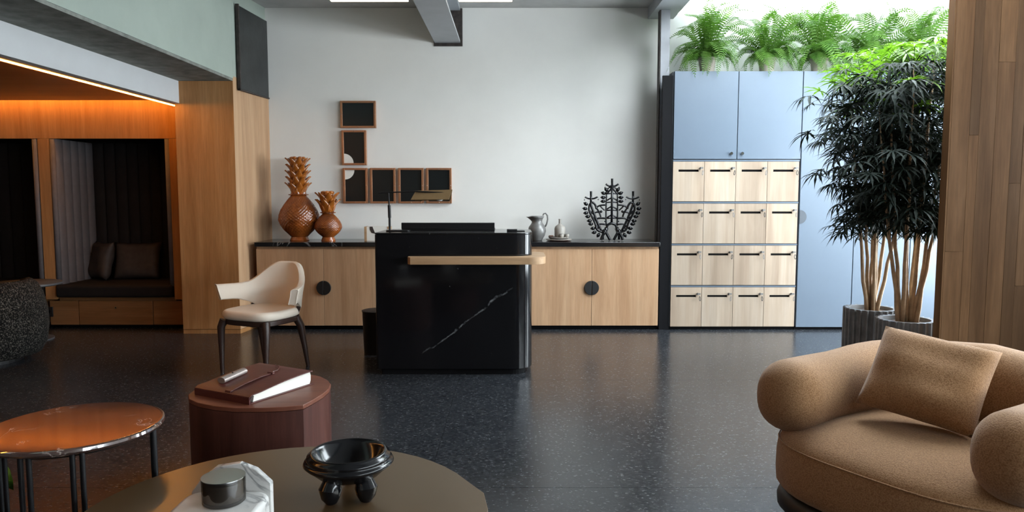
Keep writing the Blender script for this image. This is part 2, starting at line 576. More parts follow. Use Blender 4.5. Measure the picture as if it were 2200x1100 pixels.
struct('wall_back', MB().box(-2.9, 1.62, WALL, 8.1, 0, 3.36), M['paint'], 'white painted back wall behind the sideboard', 'wall')
struct('wall_back_lockers', MB().box(1.62, 4.72, WALL + 0.02, 8.1, 0, 3.285), M['white'], 'white wall with a ledge behind the ferns', 'wall')
struct('wall_back_return', MB().box(4.68, 5.3, 8.1, 8.35, 0, 3.899).box(4.72, 5.3, WALL, 8.1, 0, 3.899), M['white'], 'pale wall return right of the fern ledge', 'wall')
struct('wall_shaft_back', MB().box(1.62, 4.68, 8.1, 8.35, 0, 3.31).box(1.45, 1.72, 8.1, 8.35, 3.31, 3.899),
       M['white'], 'white surround of the high window above the ferns', 'wall')
struct('wall_booth_back', MB().box(-7.1, -2.9, 8.3, 8.5, 0, 3.36), M['dim'], 'dark wall behind the booths', 'wall')
struct('wall_left', MB().box(-7.2, -7.0, -6.0, 8.5, 0, 3.36), M['dim'], 'dark left wall out of view', 'wall')
struct('wall_rear', MB().box(-7.2, 5.4, -6.2, -6.0, 0, 3.6), M['dim'], 'dark wall behind the viewpoint', 'wall')
wr = MB()
wr.box(5.2, 5.4, -6.0, RW[0], 0, 4.0).box(5.2, 5.4, RW[1], 4.8, 0, 4.0).box(5.2, 5.4, RW[0], RW[1], 0, RW[2]).box(5.2, 5.4, RW[0], RW[1], RW[3], 4.0).box(5.2, 5.4, 7.1, 8.5, 0, 4.0)
wr.box(5.2, 5.4, 4.8, 7.1, 0, 0.2).box(5.2, 5.4, 4.8, 7.1, 2.7, 4.0)
struct('wall_right', wr, M['white'], 'pale right wall with a tall window out of view', 'wall')
# ceiling slab, open to a skylight on the right
ce = MB().box(-7.1, 1.45, -6.0, 8.1, 3.35, 3.6).box(1.45, 5.3, -6.0, SKY[2], 3.35, 3.6)
struct('ceiling', ce, M['concrete'], 'grey concrete ceiling over the reception', 'ceiling')
sh = MB().box(1.72, SKY[0], SKY[2], 8.1, 3.42, 3.6).box(SKY[1], 5.3, SKY[2], 8.1, 3.42, 3.6)
sh.box(SKY[0], SKY[1], SKY[3], 7.3, 3.42, 4.0).box(1.45, 5.3, 7.3, 8.35, 3.9, 4.0).box(1.45, 1.72, 7.3, 8.35, 3.601, 3.899)
struct('ceiling_skylight', sh, M['white'], 'white ceiling edging the skylight', 'ceiling')


def glazing(name, label, axis, a0, a1, b0, b1, c, nbars, cat='window'):
    t = thing(name, label, cat, kind='structure')
    fr = MB()
    g = 0.05

    def bx(u0, u1, v0, v1, dpt):
        if axis == 'x':
            fr_.box(c - dpt, c + dpt, u0, u1, v0, v1)
        elif axis == 'y':
            fr_.box(u0, u1, c - dpt, c + dpt, v0, v1)
        else:
            fr_.box(u0, u1, v0, v1, c - dpt, c + dpt)
    fr_ = fr
    bx(a0, a1, b0, b0 + g, 0.03); bx(a0, a1, b1 - g, b1, 0.03); bx(a0, a0 + g, b0, b1, 0.03); bx(a1 - g, a1, b0, b1, 0.03)
    fr.build('window_frame', M['white'], t)
    step = (a1 - a0) / (nbars + 1)
    for i in range(nbars):
        fr_ = MB()
        u = a0 + step * (i + 1)
        bx(u - 0.02, u + 0.02, b0, b1, 0.025)
        fr_.build('window_mullion', M['white'], t)
    for i in range(nbars + 1):
        fr_ = MB()
        bx(a0 + step * i + 0.02, a0 + step * (i + 1) - 0.02, b0 + 0.02, b1 - 0.02, 0.003)
        fr_.build('window_pane', M['pane'], t)


glazing('window_1', 'bright high window above the row of ferns', 'y', 1.72, 4.68, 3.311, 3.898, 8.22, 0)
glazing('window_2', 'skylight over the lockers out of view', 'z', SKY[0], SKY[1], SKY[2], SKY[3], 3.50, 3)
glazing('window_3', 'tall side window beyond the wooden wall', 'x', 4.8, 7.1, 0.2, 2.7, 5.3, 1)

glazing('window_4', 'long street window in the right wall out of view', 'x', RW[0], RW[1], RW[2], RW[3], 5.3, 5)

# pale green beam on the left with its raw soffit, white fascia and glowing coffer
gb = struct('trim_beam', MB().prism([(-2.70, -2.6), (-2.70, 7.15), (-2.62, WALL), (-2.9, WALL), (-2.9, 7.15), (-2.9, -2.6)], 2.50, 3.36), M['green'],
            'pale green painted concrete beam above the oak pillar', 'beam')
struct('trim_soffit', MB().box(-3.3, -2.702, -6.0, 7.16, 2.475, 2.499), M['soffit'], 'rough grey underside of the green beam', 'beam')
struct('trim_beam_fill', MB().box(-3.4, -2.902, -6.0, 8.29, 2.502, 3.35), M['dim'], 'dark filling above the beam soffit', 'beam')
struct('trim_fascia', MB().box(-3.28, -3.225, -6.0, 7.2, 2.262, 2.474), M['fascia'], 'white fascia strip under the beam', 'fascia')
struct('trim_fascia_edge', MB().box(-3.30, -3.282, -6.0, 7.2, 2.255, 2.47), M['coffer'], 'brown inner lip of the white fascia', 'fascia')
struct('ceiling_booth', MB().box(-7.0, -3.3, -6.0, 8.3, 2.44, 2.474), M['coffer'], 'dark ceiling over the booths', 'ceiling')
cf = struct('ceiling_panel', MB().box(-6.9, -3.575, -2.2, 7.28, 2.306, 2.335), M['coffer'], 'brown hanging ceiling panel edged by warm light', 'ceiling')
led = thing('led_strip', 'glowing orange light strip along the hanging ceiling panel', 'light', (-3.36, 6.9, 2.28))
MB().box(0.016, 0.024, -9.0, 0.4, -0.028, -0.021).build('light_bar', M['led'], led)
MB().box(-3.5, 0.01, 0.425, 0.433, 0.095, 0.103).build('light_bar', M['led'], led)
MB().box(0.026, 0.058, -9.0, 0.4, -0.020, -0.014).build('mounting_tray', M['coffer'], led)

# black plate on the beam beside the wall
bp = thing('steel_plate', 'blackened steel plate fixed to the green beam near the corner', 'plate', (-2.642, 7.6, 2.41))
MB().prism([(-0.032, -0.37), (0.028, 0.29), (0.045, 0.29), (-0.012, -0.37)], 0.0, 0.80).build('plate', M['plate'], bp, 0.004)
MB().prism([(-0.036, -0.385), (-0.03, -0.37), (-0.004, -0.37), (-0.008, -0.385)], -0.01, 0.81).build('edge_strip', M['rust'], bp)
MB().prism([(-0.034, -0.385), (0.028, 0.29), (0.052, 0.29), (-0.006, -0.385)], -0.014, 0.0).build('edge_strip', M['rust'], bp)

# oak pillar
pl = thing('trim_pillar', 'oak clad pillar beside the booths', 'pillar', kind='structure')
MB().box(-3.27, -2.70, 7.15, 7.17, 0.045, 2.474).build('front_panel', M['oak_panel'], pl, 0.002)
MB().prism([(-2.70, 7.152), (-2.605, WALL), (-2.64, WALL), (-2.72, 7.172)], 0.045, 2.52).build('side_panel', M['oak'], pl, 0.001)
MB().prism([(-3.27, 7.155), (-2.703, 7.155), (-2.61, WALL), (-3.27, WALL)], 0, 0.042).build('base_strip', M['oak_panel'], pl)
MB().prism([(-3.26, 7.172), (-2.73, 7.172), (-2.65, WALL - 0.005), (-3.26, WALL - 0.005)], 0.046, 2.46).build('core', M['oak_panel'], pl)

# ceiling steel
ib = thing('steel_beam', 'grey painted steel ceiling beam meeting the white wall', 'beam', (-0.68, WALL, 0))
MB().box(-0.14, 0.13, -7, -0.012, 2.985, 3.01).build('bottom_flange', M['steel'], ib)
MB().box(-0.015, 0.015, -7, -0.012, 3.011, 3.32).build('web', M['steel'], ib)
MB().box(-0.14, 0.13, -7, -0.012, 3.321, 3.349).build('top_flange', M['steel'], ib)
MB().box(-0.15, 0.155, -0.012, -0.001, 2.95, 3.345).build('end_plate', M['rust'], ib, 0.002)
MB().box(0.02, 0.05, -0.05, -0.013, 3.06, 3.24).build('bracket', M['steel'], ib)
struct('trim_edge_beam', MB().box(1.44, 1.71, -6.0, WALL - 0.002, 3.235, 3.349).box(1.452, 1.71, SKY[2], 7.44, 3.35, 3.6), M['steel'], 'pale grey beam along the edge of the skylight', 'beam')
sc_ = thing('steel_column', 'dark steel column between sideboard and lockers', 'column', (1.555, 7.56, 0))
MB().box(-0.05, 0.04, -0.05, -0.042, 0, 3.234).build('flange', M['column'], sc_)
MB().box(-0.05, 0.04, 0.042, 0.05, 0, 3.234).build('flange', M['column'], sc_)
MB().box(-0.009, -0.001, -0.0415, 0.0415, 0, 3.234).build('web', M['column'], sc_)
MB().box(-0.062, -0.052, -0.052, 0.05, 0, 3.234).build('corner_strip', M['rust'], sc_)

for (x0, x1, lb) in ((-1.70, -0.975, 'left of the steel beam'), (-0.50, 0.0, 'right of the steel beam')):
    t = thing('linear_light', 'glowing linear ceiling light ' + lb, 'light', ((x0 + x1) / 2, 7.0, 3.19), group='linear ceiling lights')
    hw = (x1 - x0) / 2
    MB().box(-hw, hw, -0.03, 0.03, 0.012, 0.06).build('housing', M['white'], t)
    MB().box(-hw, hw, -0.032, 0.032, 0.0, 0.012).build('diffuser', M['tube_led'], t)
    for sx in (-0.8, 0.8):
        MB().box(hw * sx - 0.004, hw * sx + 0.004, -0.004, 0.004, 0.06, 0.16).build('hanger', M['chrome'], t)

# wooden wall at the right: individual planks
wp = thing('wall_wood', 'brown oak plank wall at the right edge', 'wall', kind='structure')
MB().box(2.755, 3.75, 4.615, 4.67, 0, 2.75).build('wall_core', M['plank'], wp)
x = 2.745
random.seed(11)
cuts = [[1.02], [1.75, 0.4], [0.35], [2.2], [1.45, 2.6], [0.8], [1.9], [1.2, 2.3], [0.6]]
wd = [0.115, 0.06, 0.10, 0.105, 0.075, 0.12, 0.09, 0.11, 0.10]
for wi, cs in zip(wd, cuts):
    zs = [0.0] + sorted(cs) + [2.75]
    for z0, z1 in zip(zs[:-1], zs[1:]):
        d = random.uniform(0, 0.0015)
        MB().box(x + 0.0004, x + wi - 0.0004, 4.60 - d, 4.615, z0 + 0.0004, z1 - 0.0004).build('plank', M['plank'], wp, 0.0008, seg=1)
    x += wi
MB().box(2.735, 2.745, 4.60, 4.67, 0, 2.75).build('edge_board', M['plank'], wp)

# ------------------------------------------------------------------ booths
def channel_mesh(wd_, z0, z1):
    rows = []
    nz = 2
    zs = [z0, z0 + 0.02] + [z1 - 0.02, z1]
    for z in zs:
        e = 0.8 if z in (z0, z1) else 1.0
        row = []
        for k in range(9):
            a = PI * k / 8
            row.append((-math.cos(a) * wd_ / 2 * 0.985, -math.sin(a) ** 0.7 * 0.035 * e, z))
        rows.append(row)
    mb = MB().grid(rows)
    return mb.add([(-wd_ / 2, 0, z0), (wd_ / 2, 0, z0), (wd_ / 2, 0, z1), (-wd_ / 2, 0, z1)], [(0, 1, 2, 3)])


BY = 7.45
bw = thing('wall_booth', 'oak panelled wall holding the seating booths', 'wall', kind='structure')
MB().box(-7.0, -3.285, BY, BY + 0.02, 1.945, 2.44).build('header_panel', M['oak_panel'], bw, 0.002)
MB().box(-3.484, -3.365, BY, BY + 0.03, 0.30, 1.943).build('trim_board', M['oak_panel'], bw, 0.003)
MB().box(-3.36, -3.29, BY + 0.02, BY + 0.03, 0, 1.943).build('shadow_gap', M['void'], bw)
MB().box(-4.815, -4.70, BY, BY + 0.60, 0.30, 1.943).build('divider_board', M['oak_panel'], bw, 0.003)
MB().box(-7.0, -3.3, BY + 0.02, 8.2, 1.96, 1.98).build('booth_ceiling', M['dark_velvet'], bw)
MB().box(-7.0, -3.3, 8.14, 8.2, 0.3, 1.96).build('booth_back', M['dark_velvet'], bw)
for x0, x1 in ((-3.483, -3.40),):
    MB().box(x0 + 0.03, x1, BY + 0.03, 8.14, 0.3, 1.96).build('booth_side', M['dark_velvet'], bw)


def booth(name, label, xl, xr, first):
    t = thing(name, label, 'booth seat', ((xl + xr) / 2, BY, 0), group='wall booths')
    hw = (xr - xl) / 2
    # bench cushion, base, drawer
    o = MB().prism(rrect(-hw + 0.005, hw - 0.005, -0.05, 0.66, 0.03, 4), 0.325, 0.455).build('seat_cushion', M['dark_velvet'], t, 0.035, seg=4)
    MB().box(-hw, hw, 0.03, 0.68, 0.05, 0.32).build('base', M['oak_drawer'], t)
    MB().box(-hw + 0.0, hw, 0.06, 0.68, 0.0, 0.05).build('plinth', M['void'], t)
    if first:
        MB().box(-hw - 0.09, -hw + 0.205, 0.004, 0.028, 0.035, 0.285).build('side_panel', M['oak_drawer'], t, 0.002)
        MB().box(hw - 0.225, hw + 0.118, 0.004, 0.028, 0.035, 0.285).build('side_panel', M['oak_drawer'], t, 0.002)
        d = MB().box(-hw + 0.213, hw - 0.232, 0.0, 0.028, 0.035, 0.285).build('drawer', M['oak_drawer'], t, 0.003)
        MB().tube([(-0.01, -0.004, 0.215), (-0.01, 0.004, 0.215)], 0.014, 14).build('finger_pull', M['brass'], d)
        MB().tube([(-0.01, -0.006, 0.215), (-0.01, 0.002, 0.215)], 0.007, 12).build('lock', M['black'], d)
    else:
        MB().box(-hw, hw - 0.09, 0.004, 0.028, 0.035, 0.285).build('front_panel', M['oak_drawer'], t, 0.002)
    # channel-tufted back and sides
    n = 9
    cw = (2 * hw - 0.08) / n
    me = channel_mesh(cw, 0.44, 1.945).mesh('channel', M['dark_velvet'], True)
    for i in range(n):
        share('channel', me, t, (-hw + 0.04 + cw * (i + 0.5), 0.685, 0))
    ms = channel_mesh(0.135, 0.44, 1.945).mesh('channel', M['grey_velvet'], True)
    for i in range(5):
        yy = 0.03 + 0.135 * (i + 0.5) - 0.03
        share('side_channel', ms, t, (-hw + 0.02, yy + 0.02, 0), (0, 0, PI / 2))
        share('side_channel', ms, t, (hw - 0.02, yy + 0.02, 0), (0, 0, -PI / 2))
    MB().tube([(hw - 0.018, 0.012, 0.44), (hw - 0.018, 0.012, 1.94)], 0.026, 10).build('side_piping', M['grey_velvet'], t, smooth=True)
    MB().tube([(-hw + 0.018, 0.012, 0.44), (-hw + 0.018, 0.012, 1.94)], 0.026, 10).build('side_piping', M['grey_velvet'], t, smooth=True)
    return t


booth('booth_bench', 'charcoal velvet booth bench with two cushions and oak drawer', -4.69, -3.485, True)
booth('booth_bench', 'dark velvet booth bench cut off at the left edge', -6.2, -4.83, False)
ob = thing('wall_socket', 'black wall socket on the oak booth base', 'socket', (-4.79, BY - 0.001, 0.12))
MB().box(-0.045, 0.045, -0.008, 0.003, 0, 0.105).build('cover_plate', M['black'], ob, 0.003)
MB().tube([(0, -0.0095, 0.053), (0, -0.007, 0.053)], 0.02, 16).build('socket_face', M['void'], ob)


def pillow_mesh(wd_, ht, th, pinch=0.07, n=14, seed=0):
    rnd = random.Random(seed)
    ph = [rnd.uniform(0, 6.28) for _ in range(6)]
    mb = MB()
    for sgn in (1, -1):
        rows = []
        for i in range(n + 1):
            u = -1 + 2 * i / n
            row = []
            for j in range(n + 1):
                v = -1 + 2 * j / n
                px = u * (1 - pinch * (1 - v * v))
                pz = v * (1 - pinch * (1 - u * u))
                t = ((1 - u ** 4) * (1 - v ** 4)) ** 0.55
                wv = 1 + 0.10 * math.sin(3.1 * u + 2 * v + ph[0]) + 0.06 * math.sin(6 * u * v + ph[1]) + 0.04 * math.sin(9 * v + ph[2])
                row.append((px * wd_ / 2, sgn * t * wv * th / 2, pz * ht / 2))
            rows.append(row)
        mb.grid(rows)
    return mb


c1 = thing('velvet_cushion', 'small grey velvet cushion leaning on the padded booth side', 'cushion', (-4.49, 7.92, 0.66), -0.62, group='booth cushions')
pillow_mesh(0.40, 0.42, 0.14, 0.08, seed=2).build('cushion_cover', M['taupe'], c1, smooth=True, rot=(-0.22, 0, 0))
c2 = thing('velvet_cushion', 'larger dark velvet cushion in the middle of the booth', 'cushion', (-4.12, 7.97, 0.655), 0.1, group='booth cushions')
pillow_mesh(0.50, 0.42, 0.14, 0.08, seed=5).build('cushion_cover', M['taupe'], c2, smooth=True, rot=(-0.25, 0, 0))

# ------------------------------------------------------------------ sideboard: three cabinet units and one worktop
CT = 0.855
wt = tag(MB().box(-2.602, 1.497, 7.325, WALL - 0.004, CT, 0.90).build('worktop', M['black_stone'], None, 0.004), 'long black stone worktop on the oak sideboard', 'worktop')
for i, (x0, lb) in enumerate(((-2.595, 'oak sideboard cabinet with round black pull behind the cream chair'), (-1.233, 'oak sideboard cabinet hidden behind the black desk'), (0.129, 'oak sideboard cabinet with round black pull below the candelabra'))):
    t = thing('sideboard_cabinet', lb, 'cabinet', (x0 + 0.681, 7.35, 0), group='sideboard cabinets')
    MB().box(-0.6795, 0.6795, 0.022, 0.54, 0.055, CT - 0.001).build('carcass', M['oak'], t)
    MB().box(-0.679, 0.679, 0.06, 0.53, 0.0, 0.055).build('plinth', M['void'], t)
    for s in (-1, 1):
        x1, x2 = (-0.678, -0.0015) if s < 0 else (0.0015, 0.678)
        d = MB().box(x1, x2, 0.0, 0.02, 0.045, 0.83).build('door', M['oak'], t, 0.0015)
        pts = arc(0, 0, 0.073, 92, 268, 16) if s < 0 else arc(0, 0, 0.073, -88, 88, 16)
        MB().xprism([(p + 0.001 * s, q + 0.434) for p, q in pts], -0.016, 0.001).build('pull', M['black'], d, 0.002)

# ------------------------------------------------------------------ lockers
LX0, LX1, LY = 1.605, 2.893, 7.35
lk = thing('locker_cabinet', 'grey-blue locker cabinet with sixteen pale wood letterbox doors', 'locker', (LX0, LY, 0))
LW = LX1 - LX0
MB().box(0, LW, 0.024, 0.53, 0.035, 2.60).build('body', M['blue_dark'], lk)
MB().box(0.0, LW, 0.05, 0.53, 0.0, 0.035).build('plinth', M['void'], lk)
MB().box(-0.103, -0.001, 0.012, 0.045, 0.0, 2.56).build('filler_panel', M['void'], lk)
for i in range(2):
    d = MB().box(0.012 + i * (LW / 2 - 0.003), 0.012 + i * (LW / 2 - 0.003) + LW / 2 - 0.0105, 0.0, 0.022, 1.735, 2.60).build('upper_door', M['blue'], lk, 0.0015)
    kx = LW / 2 + (-0.055 if i == 0 else 0.055)
    MB().tube([(kx, -0.022, 1.79), (kx, -0.006, 1.79), (kx, 0.001, 1.79)], [0.015, 0.015, 0.007], 14).build('knob', M['chrome'], d, smooth='auto')
rows_z = [(1.312, 1.708), (0.887, 1.288), (0.463, 0.864), (0.036, 0.438)]
cw = (LW - 0.02) / 4
random.seed(5)
for ri, (z0, z1) in enumerate(rows_z):
    MB().box(0.012, LW - 0.004, 0.006, 0.0235, z1 + 0.004, z1 + 0.018).build('shelf_edge', M['blue'], lk)
    for ci in range(4):
        x0 = 0.012 + ci * cw
        hw, hh = (cw - 0.004) / 2, (z1 - z0) / 2
        # door with a real letter slot: frame of four boxes around the opening, backed by dark
        mb = MB()
        sx0, sx1, sz0, sz1 = 0.055, 0.258, z1 - z0 - 0.100, z1 - z0 - 0.078
        W_, H_ = cw - 0.004, z1 - z0
        mb.box(0, W_, 0, 0.02, 0, sz0).box(0, W_, 0, 0.02, sz1, H_).box(0, sx0, 0, 0.02, sz0, sz1).box(sx1, W_, 0, 0.02, sz0, sz1)
        d = mb.build('locker_door', M['oak_pale'], lk, loc=(x0, 0.0, z0))
        MB().box(sx0 - 0.004, sx1 + 0.004, 0.017, 0.0225, sz0 - 0.004, sz1 + 0.004).build('letter_slot', M['void'], d)
        kx, kz = 0.272, sz1 + 0.012
        MB().tube([(kx, -0.009, kz), (kx, 0.001, kz)], 0.012, 12).build('lock', M['chrome'], d, smooth='auto')
        key = MB().tube([(kx, -0.03, kz + 0.004), (kx, -0.008, kz)], 0.004, 6)
        key.box(kx - 0.004, kx + 0.022, -0.036, -0.031, kz - 0.006, kz + 0.012)
        key.build('key', M['pewter'], d)
        tx, an = kx + random.uniform(0.012, 0.02), random.uniform(-0.15, 0.15)
        ring = [(tx + 0.007 * math.sin(a) * (1.3 if ci == 3 and ri in (0, 2) else 0.9) + an * (0.02 * math.cos(a)), -0.034, kz - 0.045 + 0.023 * math.cos(a)) for a in [2 * PI * q / 14 for q in range(15)]]
        MB().tube(ring, 0.0032, 5).build('key_tag', M['black'] if (ri + ci) % 2 else M['pewter'], d)

for i, (x0, x1, lb) in enumerate(((2.899, 3.455, 'tall grey-blue cabinet next to the wooden lockers'), (3.459, 4.03, 'tall grey-blue cabinet behind the leafy plant'), (4.034, 4.62, 'tall grey-blue cabinet in the far right corner'))):
    t = thing('tall_cabinet', lb, 'cabinet', (x0, LY, 0), group='tall cabinets')
    W_ = x1 - x0
    MB().box(0, W_, 0.024, 0.53, 0.035, 2.60).build('body', M['blue_dark'], t)
    MB().box(0, W_, 0.05, 0.53, 0, 0.035).build('plinth', M['void'], t)
    d = MB().box(0.002, W_ - 0.002, 0, 0.022, 0.03, 2.60).build('door', M['blue'], t, 0.0015)
    if i == 0:
        MB().xprism([(0.003 + p, 1.155 + q) for p, q in arc(0, 0, 0.07, -90, 90, 16)], -0.004, 0.002).build('finger_pull', M['blue_dark'], d)

# ------------------------------------------------------------------ ferns on top of the lockers
def frond_mesh(length, rise, droop, seed):
    rnd = random.Random(seed)
    mb = MB()
    n = 27
    pts = []
    for i in range(n + 1):
        t = i / n
        x_ = length * (t - 0.18 * t ** 3 * droop)
        z_ = rise * math.sin(min(1.0, t * 1.15) * PI * 0.62) - droop * length * 0.75 * t ** 2.6
        pts.append(Vector((x_, 0.02 * math.sin(3 * t + seed), z_)))
    mb.tube([pts[0], pts[n // 3], pts[2 * n // 3], pts[n]], [0.0028, 0.0024, 0.0018, 0.0008], 3)
    for i in range(2, n + 1):
        t = i / n
        ln = 0.062 * (math.sin(PI * min(1, t * 0.92 + 0.1)) ** 0.6) * (0.9 + 0.2 * rnd.random()) + 0.006
        T = (pts[i] - pts[i - 1]).normalized()
        side = Vector((0, 1, 0))
        upv = side.cross(T) * -1
        for s in (-1, 1):
            b = pts[i - 1] + (pts[i] - pts[i - 1]) * (0.5 if s > 0 else 0.1)
            dr = (side * s + T * 0.28 + upv * 0.12 - Vector((0, 0, 0.18))).normalized()
            wv = T * 0.0056
            q = [b - wv * 0.6, b + dr * ln * 0.5 - wv, b + dr * ln, b + dr * ln * 0.55 + wv, b + wv * 0.6]
            mb.add(q, [(0, 1, 3, 4), (1, 2, 3)])
    return mb.mesh('frond', M['fern'])


FR = [frond_mesh(0.36, 0.30, 0.05, 1), frond_mesh(0.40, 0.24, 0.45, 2), frond_mesh(0.40, 0.15, 0.85, 3), frond_mesh(0.32, 0.09, 1.15, 4), frond_mesh(0.44, 0.28, 0.25, 5)]
fern_info = [(1.99, 7.56, 'bushy fern at the end nearest the steel column', 1.22, 0.05), (2.60, 7.56, 'second fern from the column, with two tall thin fronds', 1.12, 0.02),
             (3.13, 7.56, 'middle fern with a tall yellowish frond leaning left', 1.25, 0.06), (3.66, 7.56, 'fourth fern from the column, in a brown pot', 1.2, 0.05),
             (4.20, 7.56, 'fern in the right corner above the leafy plant', 1.2, 0.05)]
random.seed(21)
for fi, (fx, fy, lb, sc, up) in enumerate(fern_info):
    t = thing('potted_fern', lb, 'fern', (fx, fy, 2.60), 0.0, group='ferns along the locker top')
    MB().lathe([(0.066, 0.0), (0.085, 0.14), (0.092, 0.145), (0.092, 0.165), (0.082, 0.165), (0.078, 0.15)], 24).build('pot', M['pot'], t, smooth='auto')
    MB().lathe([(0.078, 0.146), (0.05, 0.152), (0.01, 0.155)], 16).build('soil', M['soil'], t)
    nf = 74
    for k in range(nf):
        a = k * 2.39996 + random.uniform(-0.25, 0.25)
        if k < 14:                                 # upright heart
            me, tilt = FR[random.choice((0, 4, 0))], random.uniform(-0.95, -0.35)
        elif k < 40:                               # arching sides
            me, tilt = FR[random.choice((1, 4, 2, 1))], random.uniform(-0.42, 0.02)
        else:                                      # low fronds hiding the pot
            me, tilt = FR[2], random.uniform(-0.30, -0.08)
            if math.sin(a) < 0.0:
                me, tilt = FR[random.choice((2, 3, 3))], random.uniform(-0.12, 0.16)
        s_ = sc * random.uniform(0.82, 1.12) * (1 - 0.46 * max(0.0, math.sin(a))) * (0.88 if k >= 40 else 1.06)
        share('frond', me, t, (0.03 * math.cos(a), 0.03 * math.sin(a), 0.15), (random.uniform(-0.5, 0.5), tilt, a), (s_, s_, s_))

# ------------------------------------------------------------------ fluted planters with tall leafy plants
def leaf_verts(rnd, n_l=8, size=0.15, droop=0.5):
    """one palmate leaf at the origin, stalk along +x, narrow toothed leaflets fanning out"""
    V, F = [], []
    for q in range(n_l):
        a = -1.9 + 3.8 * q / (n_l - 1) + rnd.uniform(-0.1, 0.1)
        ln = size * (1.0 - 0.28 * abs(a) / 1.9) * rnd.uniform(0.85, 1.15)
        d = Vector((math.cos(a), math.sin(a), 0))
        sd = Vector((-d.y, d.x, 0))
        dp = droop * rnd.uniform(0.6, 1.3)
        base = len(V)
        m = 5
        for i in range(m + 1):
            t = i / m
            wv = 0.0080 * (size / 0.15) * math.sin(PI * (0.12 + 0.88 * t)) ** 0.8 * (1.25 if i % 2 else 0.72)
            p = d * ln * t + Vector((0, 0, 0.12 * ln * math.sin(PI * t * 0.6) - dp * ln * t * t))
            if i == m:
                V.append(p)
            else:
                V += [p - sd * wv + Vector((0, 0, 0.3 * wv)), p, p + sd * wv + Vector((0, 0, 0.3 * wv))]
        for i in range(m - 1):
            b0, b1 = base + 3 * i, base + 3 * (i + 1)
            F += [(b0, b0 + 1, b1 + 1, b1), (b0 + 1, b0 + 2, b1 + 2, b1 + 1)]
        b0 = base + 3 * (m - 1)
        F += [(b0, b0 + 1, base + 3 * m), (b0 + 1, b0 + 2, base + 3 * m)]
    return V, F


